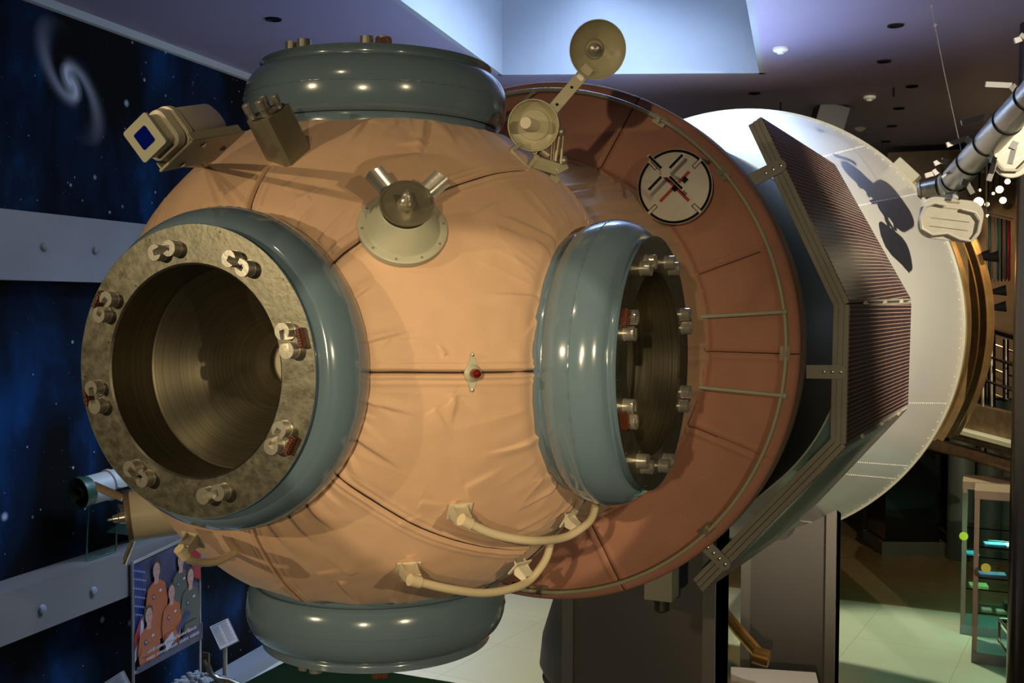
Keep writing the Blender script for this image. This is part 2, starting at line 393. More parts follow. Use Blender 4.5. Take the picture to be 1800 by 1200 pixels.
# ------------------------------------------------------------------ the space station
ST = thing('space_station', (0, 0, 0), 'huge space station wrapped in orange cloth with blue-grey docking rings and white rear fairing', 'space station')
PD = {'front': (V(0,-1,0), V(1,0,0), 1.158), 'side': (V(1,0,0), V(0,1,0), 1.214), 'top': (V(0,0,1), V(1,0,0), 1.196), 'bottom': (V(0,0,-1), V(1,0,0), 1.192)}
RS = 1.06
# --- cloth sphere, as displaced cube sphere
def smoothstep(x): x = np.clip(x, 0, 1); return x*x*(3-2*x)
class VN:   # value noise in 3-D
    def __init__(s, seed): s.t = np.random.default_rng(seed).random((32, 32, 32))
    def __call__(s, P):
        i = np.floor(P).astype(int); f = P-i; f = f*f*(3-2*f); r = 0
        for a in (0, 1):
            for b in (0, 1):
                for c in (0, 1):
                    wt = (f[:, 0] if a else 1-f[:, 0])*(f[:, 1] if b else 1-f[:, 1])*(f[:, 2] if c else 1-f[:, 2])
                    r = r+wt*s.t[(i[:, 0]+a) % 32, (i[:, 1]+b) % 32, (i[:, 2]+c) % 32]
        return r*2-1
nz1, nz2, nz3 = VN(1), VN(2), VN(3)
def arc_dist(P, a, b):
    """along (0..1) and signed across distance (rad) from great-circle arc a-b"""
    a = unit(a); b = unit(b); n = unit(np.cross(a, b)); ang = math.acos(np.clip(a@b, -1, 1)); tdir = np.cross(n, a)
    across = np.arcsin(np.clip(P@n, -1, 1)); al = np.arctan2(P@tdir, P@a)/ang
    return al, across
def sp(u, v): return on_sphere(u, v, RS)
SEAMS = [[(600, 655), (700, 654), (800, 655), (980, 651)],
         [(560, 478), (585, 458), (640, 418), (700, 372), (775, 334), (850, 309), (928, 299)],
         [(425, 400), (440, 365), (456, 325), (475, 292)],
         [(950, 292), (985, 322), (1010, 350), (1032, 390)],
         [(545, 805), (575, 830), (650, 880), (740, 932), (830, 960), (925, 968)],
         [(435, 905), (450, 945), (485, 1002), (545, 1062)],
         [(268, 410), (281, 375), (296, 345)]]
CREASES = [ # (from, to, depth mm, width mm)
 [(625,604),(735,574),9,12],[(605,532),(672,484),9,11],[(585,440),(660,385),7,14],[(560,425),(622,362),9,12],[(520,400),(560,352),7,10],
 [(632,702),(742,737),9,12],[(618,765),(716,829),12,12],[(606,790),(652,862),10,14],[(630,740),(690,800),8,14],[(622,725),(668,742),7,9],[(628,690),(700,750),7,16],
 [(955,528),(842,514),9,12],[(960,770),(842,801),10,12],[(985,858),(905,905),10,10],[(970,610),(930,590),6,12],[(955,560),(915,600),7,14],
 [(985,840),(930,850),6,14],[(975,450),(920,410),6,12],[(985,430),(850,372),7,16],[(1010,880),(950,930),9,10],[(1020,900),(960,935),7,9],
 [(642,210),(598,262),10,14],[(747,212),(736,285),10,14],[(742,250),(692,252),8,14],[(738,270),(655,285),5,18],[(700,215),(660,240),5,14],[(560,215),(535,260),5,16],
 [(850,225),(905,262),6,12],[(830,222),(870,270),6,14],[(780,220),(800,260),5,14],
 [(534,880),(600,935),12,16],[(505,900),(570,960),12,20],[(470,915),(540,985),10,22],[(400,925),(430,975),7,18],[(560,860),(620,900),6,12],[(590,820),(640,858),7,10],
 [(597,1020),(645,1064),10,12],[(700,1064),(690,1040),5,12],[(620,1010),(560,960),4,20],[(480,1040),(520,1010),5,18],
 [(392,352),(398,375),5,10],[(375,350),(380,378),5,10],[(350,360),(352,388),5,9],[(500,330),(545,300),5,14],[(520,350),(600,330),5,18],
 [(640,350),(600,420),4,18],[(560,330),(500,372),6,14],[(545,345),(490,388),5,12],
 [(700,600),(780,590),4,14],[(690,590),(640,640),4,16],[(780,625),(765,600),7,7],[(790,700),(850,730),5,14],[(760,720),(800,780),4,18],[(800,690),(790,760),5,16],
 [(820,860),(900,820),5,22],[(905,940),(985,890),6,12],[(890,955),(960,925),6,9],[(700,920),(760,900),3,16],[(560,1010),(620,1000),4,20],
 [(740,880),(800,890),4,18],[(805,880),(798,905),5,10],[(715,975),(728,1000),5,10],[(870,400),(960,440),5,22],[(830,380),(900,350),4,18],[(930,330),(985,400),5,14]]
def cloth_sphere():
    allv = []; allf = []; base = 0
    for k_ in range(6):
        n = (400, 110, 110, 400, 260, 260)[k_]
        g_ = np.tan(np.linspace(-PI/4, PI/4, n+1)); A, B = np.meshgrid(g_, g_, indexing='ij'); A = A.ravel(); B = B.ravel(); O = np.ones_like(A)
        idx = np.arange((n+1)*(n+1)).reshape(n+1, n+1)
        quad = np.stack([idx[:-1, :-1], idx[1:, :-1], idx[1:, 1:], idx[:-1, 1:]], -1).reshape(-1, 4)
        a = [(O, A, B), (-O, -A, B), (-A, O, B), (A, -O, B), (A, B, O), (A, -B, -O)][k_]
        p = np.stack(a, 1); p /= np.linalg.norm(p, axis=1)[:, None]; allv.append(p); allf.append(quad+base); base += len(p)
    P = np.concatenate(allv); F = np.concatenate(allf)
    d = .010*nz1(P*2.1+7)+.004*nz2(P*6+3)+.0016*nz3(P*17)
    warp = np.stack([nz2(P*5+11), nz3(P*5+5), nz1(P*5+9)], 1)*.012
    Pw = P+warp; Pw /= np.linalg.norm(Pw, axis=1)[:, None]
    for key, (ax, xr, dd) in PD.items():        # pleats radiating from every collar
        X, Y, Z = basis(ax, xr); c = np.arccos(np.clip(P@Z, -1, 1)); th = np.arctan2(P@Y, P@X)
        q = np.stack([np.cos(th)*5.2, np.sin(th)*5.2, c*2.2], 1); q2 = q*np.array([2.1, 2.1, 1.4])
        rid = (1-np.abs(nz1(q+3)))**3-.35; rid2 = (1-np.abs(nz2(q2+9)))**3-.35
        fall = np.exp(-np.clip(c-.52, 0, 9)/.12); fall = fall*smoothstep((c-.505)/.07); d += fall*(.012*rid+.005*rid2)
        d -= .02*np.exp(-((c-.50)/.035)**2)
    for a, b, dep, wid in CREASES:
        pa, pb = sp(*a), sp(*b); al, ac = arc_dist(Pw, pa, pb); wv = wid/1000; w_ = np.where(ac*((a[0]+b[1]) % 2-.5) > 0, wv*1.9, wv*.55)
        taper = smoothstep(al/.06)*smoothstep((1-al)/.7)
        d += 1.15*dep/1000*taper*(np.exp(-(ac/w_)**2)-.35*np.exp(-(ac/(wv*3))**2))
    gap = np.zeros(len(P), bool); seam_pts = []
    for line in SEAMS:
        pts = [sp(*p) for p in line]; best = np.full(len(P), 9.)
        for i in range(len(pts)-1):
            al, ac = arc_dist(P, pts[i], pts[i+1]); lo = -.02 if i else 0; hi = 1.02 if i < len(pts)-2 else 1
            ok = (al >= lo) & (al <= hi); best = np.where(ok & (np.abs(ac) < np.abs(best)), ac, best)
        x = np.abs(best); seam_pts.append(pts)
        d += .007*np.exp(-((x-.014)/.008)**2)+.004*np.exp(-((x-.034)/.008)**2)-.014*np.exp(-(x/.005)**2)
    P2 = P*(RS+d)[:, None]
    keep = np.ones(len(P), bool)
    for ax in ((0,-1,0), (1,0,0), (0,0,1), (0,0,-1), (0,1,0)): keep &= P@V(*ax) < math.cos(.43)
    F = F[keep[F].any(1)]
    me = bpy.data.meshes.new('cloth_cover'); me.from_pydata([], [], [])
    me.vertices.add(len(P2)); me.vertices.foreach_set('co', P2.ravel())
    me.loops.add(F.size); me.loops.foreach_set('vertex_index', F.ravel())
    me.polygons.add(len(F)); me.polygons.foreach_set('loop_start', np.arange(0, F.size, 4)); 
    me.polygons.foreach_set('use_smooth', np.ones(len(F), bool))
    me.materials.append(M['cloth']); me.materials.append(M['seam'])
    me.polygons.foreach_set('material_index', (gap[F].sum(1) >= 2).astype(int)); me.update(calc_edges=True); me.validate()
    o = bpy.data.objects.new('cloth_cover', me); COL.objects.link(o); o.parent = ST
    for pts in seam_pts:
        path = []
        for i in range(len(pts)-1):
            for q in range(14):
                v_ = unit(pts[i]*(1-q/14)+pts[i+1]*(q/14)); j = int(np.argmax(P@v_)); path.append((v_, RS+d[j]))
        r_ = np.array([p_[1] for p_ in path]); r_ = np.convolve(np.pad(r_, 2, 'edge'), np.ones(5)/5, 'valid')
        t = MB(); t.tube([p_[0]*(r1+.0035) for p_, r1 in zip(path, r_)], .0042, 6); t.build('dark_seam', M['seam'], ST)
    wd = o.modifiers.new('weld', 'WELD'); wd.merge_threshold = 1e-5
    return o
cloth_sphere()

# --- docking ports
def shell_profile(D):
    pr = [(.46, .80), (.490, .86), (.500, .885), (.503, .925), (.500, .935), (.493, .94)]
    for i in range(21):
        a = -1.15+2.30*i/20; pr.append((.4575+.0855*max(0, math.cos(a))**.55*(1 if a < 0 else 1), 1.045+.108*math.sin(a)/math.sin(1.15)))
    pr = [p_ if p_[1] < 1.045 else (p_[0]-.018*((p_[1]-1.045)/.108)**2, p_[1]) for p_ in pr]
    pr += [(.464, 1.156), (.461, 1.166), (.466, 1.180), (.476, 1.189), (.478, 1.192)]
    return [(r, h+D-1.192) for r, h in pr]
def make_port(key, kind):
    ax, xr, D = PD[key]; X, Y, Z = basis(ax, xr); Mx = frame_matrix(X, Y, Z)
    t = MB(); t.rev(shell_profile(D)+[(.470, D-.004), (.440, D-.02)], n=160)
    p = t.build('docking_port', M['torus'], ST, local=True, smooth=40); p.matrix_basis = Mx
    t = MB(); h = D-1.192   # weld bead round the widest line
    bead = [((.5428+.0015*math.sin(i*2.3)+.001*math.sin(i*5.1))*math.cos(2*PI*i/220), (.5428+.0015*math.sin(i*2.3))*math.sin(2*PI*i/220), 1.045+h) for i in range(220)]
    t.tube(bead, .0028, 6, closed=True); t.build('weld_bead', M['torus'], p, local=True)
    t = MB(); t.rev([(.470, D-.006), (.476, D), (.352, D), (.345, D-.006)], n=128)
    for a in range(0, 360, 18):
        q = V(math.cos(math.radians(a+4)), math.sin(math.radians(a+4)), 0)*(.365 if a % 36 else .462); q[2] = D
        t.rev([(.0045, 0), (.0045, .002), (.002, .002), (.002, .0005), (.0005, .0005)], q, (0, 0, 1), 10)
    t.build('face_ring', M['steel'], p, local=True, smooth=30)
    if kind:
        t = MB(); t.rev([(.345, D-.005), (.342, D-.19), (.349, D-.20)], n=128); t.build('entry_tunnel', M['brushed'], p, local=True)
        t = MB(); t.rev([(.346, D-.195), (.336, D-.20), (.094, D-.53), (.094, D-.57)], n=128); t.build('docking_cone', M['brushed'], p, local=True)
        t = MB(); t.rev([(.099, D-.57), (.083, D-.57), (.080, D-.558), (.001, D-.558)], n=48); t.build('cone_plug', M['cream'], p, local=True)
    return p, D, Mx
def latch_mesh():
    pts = []; r = .0265    # hooked drum: notch cut into one side
    for i in range(33):
        a = math.radians(28+(360-56)*i/32); pts.append(V(r*math.cos(a), r*math.sin(a), 0))
    pts += [V(-.004, -r*math.sin(math.radians(28))*.75, 0), V(-.004, r*math.sin(math.radians(28))*.75, 0)]
    t = MB(); t.poly(pts, (0, 0, .038)); t.cyl((0, 0, -.002), (0, 0, .004), .028, n=24)
    return t
def add_latch(p, D, ang, proto, rr=.402, dang=4.3, rad=0):
    out = []
    for sgn in (-1, 1):
        a = math.radians(ang+sgn*dang); o = bpy.data.objects.new('latch', proto); COL.objects.link(o); o.parent = p
        o.matrix_basis = Matrix.Translation((rr*math.cos(a), rr*math.sin(a), D)) @ Matrix.Rotation(a+(PI/2 if sgn < 0 else -PI/2)+rad, 4, 'Z')
LM = latch_mesh(); lo_ = LM.build('latch', M['chrome'], None, smooth=40); latch_me = lo_.data; bpy.data.objects.remove(lo_)
t = MB(); t.box((0, 0, .010), (.020, .062, .020)); t.box((0, 0, .022), (.013, .056, .006))
for i in range(7):
    for j in (-1, 1): t.cyl((j*.004, (i-3)*.0085, .023), (j*.004, (i-3)*.0085, .028), .0022, n=8)
co_ = t.build('connector', M['brass'], None, smooth=0); conn_me = co_.data; bpy.data.objects.remove(co_)
def add_conn(p, D, ang, rr=.447):
    a = math.radians(ang); o = bpy.data.objects.new('connector', conn_me); COL.objects.link(o); o.parent = p
    o.matrix_basis = Matrix.Translation((rr*math.cos(a), rr*math.sin(a), D)) @ Matrix.Rotation(a, 4, 'Z')
p, D, _ = make_port('front', 1)
for a in (103, 59.5, 15.5, -29, -75.5, -121, -166, 149): add_latch(p, D, a, latch_me)
for a in (15, -29, -167, 149): add_conn(p, D, a)
p, D, _ = make_port('side', 1)
for a in (115, 68, 22.5, -24, -76, -118, -157, 158): add_latch(p, D, a, latch_me)
for a in (22.5, -24, -157, 157): add_conn(p, D, a)
p, D, _ = make_port('top', 0)
add_latch(p, D, -104, latch_me, .43, 4.5); add_latch(p, D, -60, latch_me, .41); add_conn(p, D, -56, .455)
p, D, _ = make_port('bottom', 0)
add_conn(p, D, 58, .455); add_latch(p, D, 100, latch_me)

# --- neck and forward skirt (cloth), revolved about +Y with azimuth measured from +X towards +Z
def az(u, v, y=1.7): q = on_plane(u, v, 1, y); return math.atan2(q[2], q[0])
def rev_y(prof, nseg, dfun=None, gapfun=None):
    th = np.arange(nseg)*2*PI/nseg; pr = np.array(prof)
    # resample profile
    seg = np.hypot(*np.diff(pr, axis=0).T); s_ = np.concatenate([[0], np.cumsum(seg)]); k_ = max(2, int(s_[-1]/.016))
    ss = np.linspace(0, s_[-1], k_); R = np.interp(ss, s_, pr[:, 0]); Yv = np.interp(ss, s_, pr[:, 1])
    T, RR = np.meshgrid(th, R, indexing='ij'); _, YY = np.meshgrid(th, Yv, indexing='ij')
    dR, dY = (0, 0) if dfun is None else dfun(T, RR, YY)
    RR2 = RR+dR; YY2 = YY+dY
    P = np.stack([RR2*np.cos(T), YY2, RR2*np.sin(T)], -1).reshape(-1, 3)
    idx = np.arange(nseg*k_).reshape(nseg, k_); nx = np.roll(idx, -1, 0)
    F = np.stack([idx[:, :-1], idx[:, 1:], nx[:, 1:], nx[:, :-1]], -1)
    g = None
    if gapfun is not None:
        gg = gapfun(T, RR, YY); g = (gg[:, :-1].astype(int)+gg[:, 1:]+np.roll(gg, -1, 0)[:, :-1]+np.roll(gg, -1, 0)[:, 1:] >= 3).reshape(-1)
    return P, F.reshape(-1, 4), g
def np_obj(name, P, F, mats, parent, gap=None):
    me = bpy.data.meshes.new(name); me.from_pydata(P.tolist(), [], F.tolist())
    for q in mats: me.materials.append(q)
    me.polygons.foreach_set('use_smooth', np.ones(len(F), bool))
    if gap is not None: me.polygons.foreach_set('material_index', gap.astype(int))
    me.update(); o = bpy.data.objects.new(name, me); COL.objects.link(o); o.parent = parent; return o
SK = [az(1295, 458), az(1292, 781), az(1068, 972), az(1085, 250), az(1325, 620), 2.1, 2.6, 3.4]
IN = [az(1225, 614, 1.6), az(1065, 357, 1.6), az(1015, 900, 1.6), 2.0, 3.1, 4.0]
def adiff(T, a): return np.abs((T-a+PI) % (2*PI)-PI)
def neck_d(T, R, Y):
    q = np.stack([np.cos(T)*7, np.sin(T)*7, Y*1.3], -1).reshape(-1, 3)
    r1 = ((1-np.abs(nz1(q)))**3).reshape(T.shape); r2 = ((1-np.abs(nz2(q*2.3)))**3).reshape(T.shape)
    d = .018*r1+.009*r2-.006
    for a in IN: x = adiff(T, a)*R; d = d+.012*np.exp(-((x-.03)/.016)**2)-.012*np.exp(-(x/.006)**2)
    return d, 0*d
P, F, g_ = rev_y([(.80, .55), (.86, .80), (.93, 1.15), (1.0, 1.50), (1.035, 1.62)], 900, neck_d, lambda T, R, Y: np.min([adiff(T, a)*R for a in IN], 0) < .005)
np_obj('neck_cover', P, F, [M['cloth'], M['seam']], ST, g_)
def skirt_d(T, R, Y):
    q = np.stack([np.cos(T)*2.4, np.sin(T)*2.4, R*3], -1).reshape(-1, 3)
    d = -.010*nz1(q).reshape(T.shape)-.004*nz2(q*3).reshape(T.shape)
    w_ = np.clip((1.45-R)/.2, 0, 1)
    for a in SK: x = adiff(T, a)*R; d = d-.007*np.exp(-((x-.025)/.014)**2)+.010*np.exp(-(x/.005)**2)
    return 0*d, d*np.clip(w_+.35, 0, 1)
P, F, g_ = rev_y([(1.02, 1.57), (1.036, 1.575), (1.045, 1.60), (1.05, 1.615), (1.25, 1.675), (1.44, 1.735), (1.468, 1.75), (1.474, 1.77), (1.47, 1.84)], 1500, skirt_d, lambda T, R, Y: np.min([adiff(T, a)*R for a in SK], 0) < .0045)
np_obj('skirt_cover', P, F, [M['skirt'], M['seam']], ST, g_)
# wire ring, its rods and clamps
ring = [V(1.413*math.cos(a), 1.68, 1.413*math.sin(a)) for a in np.arange(0, 2*PI, 2*PI/160)]
t = MB(); t.tube(ring, .0105, 10, closed=True); t.build('wire_ring', M['flange'], ST)
def rod(a, b): t = MB(); t.cyl(a, b, .011, n=12); t.ball(a, .018, 12); t.build('ring_rod', M['flange'], ST)
rod((1.403, 1.68, .184), (.60, 1.42, .13)); rod((1.408, 1.68, -.246), (.60, 1.42, -.17))
rod((.006, 1.68, 1.405), (-.33, 1.50, 1.02)); 
rod((-1.405, 1.68, .184), (-.60, 1.42, .13)); rod((-1.405, 1.68, -.246), (-.60, 1.42, -.17))
for (u, v) in [(1377, 621), (1244, 932), (952, 1033), (915, 1028), (1180, 340+45), (1150, 290-60)]:
    q = on_plane(u, v, 1, 1.70); a = math.atan2(q[2], q[0]); e = V(math.cos(a), 0, math.sin(a)); tt = V(-math.sin(a), 0, math.cos(a))
    t = MB(); c = e*1.405+V(0, 1.70, 0); t.box(c, (.05, .012, .075), (e, V(0,1,0), tt)); t.box(c-V(0,.02,0), (.03, .04, .02), (e, V(0,1,0), tt))
    for sg in (-1, 1): t.cyl(c+tt*sg*.025+V(0,-.006,0), c+tt*sg*.025+V(0,-.012,0), .006, n=8)
    t.build('ring_clamp', M['olive_metal'], ST)
# --- body, white cone, rear section
t = MB(); t.rev([(1.40, 1.70), (1.455, 1.78), (1.475, 1.84), (1.475, 1.95), (1.445, 1.955)], (0,0,0), (0,1,0), 160, (1,0,0)); t.build('rear_band', M['band'], ST)
t = MB(); t.rev([(1.30, 1.9), (1.440, 1.9), (1.440, 4.02)], (0,0,0), (0,1,0), 160, (1,0,0)); t.build('body_section', M['body'], ST)
t = MB(); t.rev([(1.43, 3.96), (1.452, 3.96), (1.456, 4.0), (2.132, 6.84), (2.142, 6.90), (2.10, 6.91)], (0,0,0), (0,1,0), 200, (1,0,0))
for ang in (-19, -44+2, -34.5-3, 36, 54, -64, 78, 100):       # rivet rows along the cone
    a = math.radians(ang)
    for i in range(46):
        y = 4.1+i*.06; r = 1.456+(y-4)*(.676/2.84); e = V(math.cos(a), 0, math.sin(a)); c = e*r+V(0, y, 0)
        nn = unit(e-V(0, .238, 0)); t.rev([(.008, 0), (.006, .004), (.001, .006)], c, nn, 6)
for k_ in range(150):
    a = 2*PI*k_/150; e = V(math.cos(a), 0, math.sin(a)); t.rev([(.010, 0), (.008, .004), (.001, .006)], e*2.124+V(0, 6.80, 0), unit(e-V(0,.238,0)), 6)
t.build('cone_fairing', M['white'], ST, smooth=30)
t = MB(); t.rev([(2.11, 6.9), (2.165, 6.91), (2.175, 7.06), (2.13, 7.07)], (0,0,0), (0,1,0), 160, (1,0,0)); t.build('joint_ring', M['flange'], ST)
t = MB(); t.rev([(2.10, 7.05), (2.10, 9.2), (.02, 9.25)], (0,0,0), (0,1,0), 120, (1,0,0)); t.build('rear_section', M['amber'], ST, smooth=25)
t = MB(); t.rev([(2.11, 7.06), (2.20, 7.3), (2.21, 7.5), (2.27, 7.55), (2.28, 8.1), (2.34, 8.15), (2.36, 8.6), (2.40, 8.65), (2.42, 9.1), (2.36, 9.18), (2.11, 9.18)], (0,0,0), (0,1,0), 50, (1,0,0), closed=True, a0=math.radians(-33), a1=math.radians(30)); t.build('side_fairing', M['amber'], ST, smooth=25)
for (u, v, dp) in [(1712, 452, 11.6), (1728, 454, 12.0), (1742, 513, 12.3), (1742, 541, 12.4)]:
    q = at(u, v, dp); e = unit(V(1, 0, .12)); t = MB(); t.rev([(.02, -.12), (.025, 0), (.065, .16), (.055, .15)], q, e, 20); t.build('thruster_nozzle', M['black'], ST)
# strip boxes on the cone shoulder
e = unit(V(1, .15, .85)); a0 = at(1590, 305, 10.3); t = MB(); t.box(a0, (.26, .26, .16), (V(.7, 0, -.7), V(0, 1, 0), V(.7, 0, .7))); t.build('shoulder_box', M['flange'], ST, bevel=.01, smooth=0)
t = MB(); t.box(at(1610, 325, 10.35), (.03, .2, .22), (V(.7, 0, .7), V(0, 1, 0), V(.7, 0, -.7))); t.build('gold_strip', M['amber'], ST, smooth=0)
# --- solar panels
def panel(A, B, C_, D_, lab=None):
    """A,B front corners, C_,D_ rear corners (C_ behind B), outer faces"""
    A, B, C_, D_ = map(np.array, (A, B, C_, D_)); n = unit(np.cross(B-A, D_-A)); mid = (A+B)/2
    if n@V(mid[0], 0, mid[2]) < 0: n = -n
    fr = MB()
    fwd = unit((A+B)/2-(C_+D_)/2)
    for i, (o0, o1) in enumerate(((0, .028), (.031, .059), (.062, .09))):
        sh = fwd*(-.012*i)
        q = [A+sh, B+sh, C_, D_]
        fr.hexa([p_-n*o1 for p_ in q], [p_-n*o0 for p_ in q])
    o = fr.build('solar_panel', M['panel_frame'], ST, smooth=0, bevel=.002)
    ins = .012; ux = unit(D_-A); vy = unit(B-A); L = np.linalg.norm(D_-A); H = np.linalg.norm(B-A)
    me = MB(); q = [A+ux*ins+vy*ins+n*.003, B+ux*ins-vy*ins+n*.003, C_-ux*ins-vy*ins+n*.003, D_-ux*ins+vy*ins+n*.003]
    me.poly(q, -n*.004); s_ = me.build('cell_sheet', M['cells'], o, smooth=0)
    uvl = s_.data.uv_layers.new(name='UVMap')
    for lp in s_.data.loops:
        c = np.array(s_.data.vertices[lp.vertex_index].co); uvl.data[lp.index].uv = ((c-A)@ux, (c-A)@vy)
    for i in range(3):      # hinge blocks on the rear and long edges
        hb = MB(); c = D_*(1-(i+.7)/3.4)+A*((i+.7)/3.4); hb.box(c+n*.0-vy*.006, (.03, .02, .02), (ux, vy, n)); hb.build('hinge', M['cream'], o, smooth=0)
    return o
MT = V(1.662, 2.2, .223); MBt = V(1.655, 2.2, -.542); MFt = V(1.836, 4.5, .240); MFb = V(1.826, 4.5, -.522)
panel(MT, MBt, MFb, MFt)
panel(MT+V(0, 0, .012), V(1.172, 2.2, 1.272), V(1.279, 4.5, 1.236+.04), MFt+V(0, 0, .016))
panel(MBt-V(0, 0, .014), V(.868, 2.2, -1.448), V(1.00, 4.5, -1.515), MFb-V(0, 0, .016))
def bracket(a, b, wid, n, name='panel_bracket', holes=3):
    a, b = np.array(a), np.array(b); x = unit(b-a); y = unit(np.cross(n, x)); n = unit(n); t = MB()
    L = np.linalg.norm(b-a); pts = [a+y*wid/2, a-y*wid/2]
    for i in range(9): q = -PI/2+PI*i/8; pts.append(b-x*wid/2+x*math.cos(q)*wid/2+y*math.sin(q)*wid/2)
    t.poly(pts, n*-.012); o = t.build(name, M['panel_frame'], ST, smooth=0)
    for i in range(holes): 
        h_ = MB(); c = b-x*(wid*.4+i*.045); h_.rev([(.010, 0), (.010, .006), (.004, .008), (.001, .008)], c, n, 10); h_.build('bolt', M['chrome'], o)
bracket((1.44, 2.185, -.150), (1.655, 2.185, -.146), .075, (0, -1, 0))
dU = unit(V(1.172, 0, 1.272)-V(1.662, 0, .223)); nU = unit(V(1.049, 0, .49)); cU = V(1.172, 2.185, 1.272)-dU*.30
bracket(cU-nU*.20, cU+nU*.015, .075, (0, -1, 0))
dL = unit(V(.868, 0, -1.448)-V(1.65, 0, -.542)); nL = unit(V(.906, 0, -.78)); cL = V(.868, 2.185, -1.448)-dL*.22
bracket(cL-nL*.24, cL+nL*.015, .075, (0, -1, 0), holes=4)
# sensor box under the body
q = on_plane(1163, 1030, 1, 2.3); t = MB(); t.box(q+V(0,0,.1), (.17, .17, .34)); o = t.build('belly_box', M['flange'], ST, smooth=0, bevel=.006)
t = MB(); t.rev([(.045, 0), (.045, -.02), (.05, -.02), (.05, -.07), (.03, -.085), (.001, -.085)], q+V(0,0,-.07), (0,0,1), 24); t.build('belly_lens', M['steel'], o)
# fin at lower panel tail
q = at(1355, 935, 7.6); t = MB(); t.poly([at(1322, 957, 7.6), at(1386, 918, 7.9), at(1393, 938, 7.9), at(1380, 948, 7.8)], V(.02, .05, .05)); t.build('tail_fin', M['panel_frame'], ST, smooth=0)

# --- fittings on the cloth sphere
# (1) tall steel box with four posts
k_ = 1/565.
X = (CR*50-CU*7-CF*48.2)*k_; Y = (CR*44+CU*42+CF*39.5)*k_; ax = (-CR*32+CU*75-CF*44.1)*k_
a_ = .063; X, ax = unit(X), unit(ax); X = unit(X-(X@ax)*ax); Y = np.cross(ax, X)
fe = sp(508, 296)                                    # foot of the front edge
base = fe-X*a_+Y*a_*(1 if Y@CF > 0 else -1)-ax*.0; Hh = .185; top = base+ax*Hh; base = base-ax*.06
if Y@CF < 0: Y = -Y; X = X
def octo(c, s_, ch=.018): return [c+X*x+Y*y for x, y in ((s_-ch, -s_), (s_, -s_+ch), (s_, s_-ch), (s_-ch, s_), (-s_+ch, s_), (-s_, s_-ch), (-s_, -s_+ch), (-s_+ch, -s_))]
t = MB(); t.poly(octo(base, a_, .014), ax*(Hh+.06)); bx = t.build('sensor_box', M['olive_metal'], ST, smooth=0)
bx['label'] = 'tall dull steel box'
t = MB(); t.rev([(.064, 0), (.064, .004), (.05, .004), (.048, -.01), (.001, -.01)], top, ax, 32); t.build('top_recess', M['steel'], bx)
for sx, sy, r_, hh in ((-.042, -.040, .017, .055), (-.040, .034, .015, .05), (.030, -.030, .019, .06), (.036, .030, .014, .05)):
    t = MB(); c = top+X*sx+Y*sy; t.rev([(r_*.8, 0), (r_*.8, hh*.4), (r_, hh*.42), (r_, hh-.004), (r_-.004, hh), (.001, hh)], c, ax, 24); t.build('post', M['chrome'], bx)
# (2) white star tracker on a tray, upper left
DP = 3.05
def tp(u, v, d=0): return at(u, v, DP+d)
fc = tp(254, 242); axn = unit(tp(254, 242)-tp(372, 222, .30)); upv = unit(tp(258, 206)-tp(251, 274)); 
X = unit(CR-(CR@axn)*axn); rot_ = math.radians(38); Yb = np.cross(axn, X)
Xr = X*math.cos(rot_)+Yb*math.sin(rot_); Yr = np.cross(axn, Xr)
if Yr@CU < 0: Yr = -Yr
stt = MB()
def rrect(c, hw, hh, r, n_=6):
    pts = []
    for cx, cy, a0 in ((hw-r, hh-r, 0), (-hw+r, hh-r, PI/2), (-hw+r, -hh+r, PI), (hw-r, -hh+r, 3*PI/2)):
        for i in range(n_+1): a = a0+PI/2*i/n_; pts.append(c+Xr*(cx+r*math.cos(a))+Yr*(cy+r*math.sin(a)))
    return pts
def loft(mb, secs, caps=True):
    n_ = len(secs[0]); vs = [p_ for s_ in secs for p_ in s_]; fs = []
    for j in range(len(secs)-1):
        for i in range(n_): fs.append((j*n_+i, j*n_+(i+1) % n_, (j+1)*n_+(i+1) % n_, (j+1)*n_+i))
    if caps: fs += [tuple(range(n_))[::-1], tuple((len(secs)-1)*n_+i for i in range(n_))]
    mb.add(vs, fs)
loft(stt, [rrect(fc-axn*.008, .046, .046, .012), rrect(fc-axn*.055, .048, .048, .014), rrect(fc-axn*.058, .060, .060, .03), rrect(fc-axn*.085, .064, .064, .035),
           rrect(fc-axn*.088, .058, .058, .035), rrect(fc-axn*.098, .058, .058, .035), rrect(fc-axn*.10, .068, .068, .04), rrect(fc-axn*.122, .068, .068, .04), rrect(fc-axn*.125, .062, .062, .04),
           rrect(fc-axn*.30, .062, .062, .04), rrect(fc-axn*.33, .050, .050, .04)])
st = stt.build('star_tracker', M['cream'], ST, smooth=40)
st['label'] = 'cream square camera housing with blue window'
t = MB(); loft(t, [rrect(fc+axn*.0, .052, .052, .008), rrect(fc-axn*.010, .052, .052, .008)]); t.build('front_plate', M['flange'], st, smooth=30)
t = MB(); loft(t, [rrect(fc+axn*.0015, .026, .026, .006), rrect(fc-axn*.002, .026, .026, .006)]); t.build('window', M['blue_glass'], st, smooth=30)
t = MB(); c0 = fc-Yr*.075-axn*.21; t.box(c0, (.15, .008, .28), (Xr, Yr, axn)); 
for sg in (-1, 1): t.box(c0+Xr*sg*.072+Yr*.012, (.006, .03, .26), (Xr, Yr, axn))
t.build('tray', M['olive'], st, smooth=0, bevel=.002)
foot = sp(360, 292)
t = MB()
for dx, dz in ((-.05, .06), (.05, .06), (0, -.10)): t.cyl(c0+Xr*dx+axn*dz*1.0, foot, .012, .008, n=10)
t.rev([(.03, 0), (.03, .008), (.01, .02), (.001, .02)], foot, unit(foot), 16); t.build('tray_leg', M['olive'], st)
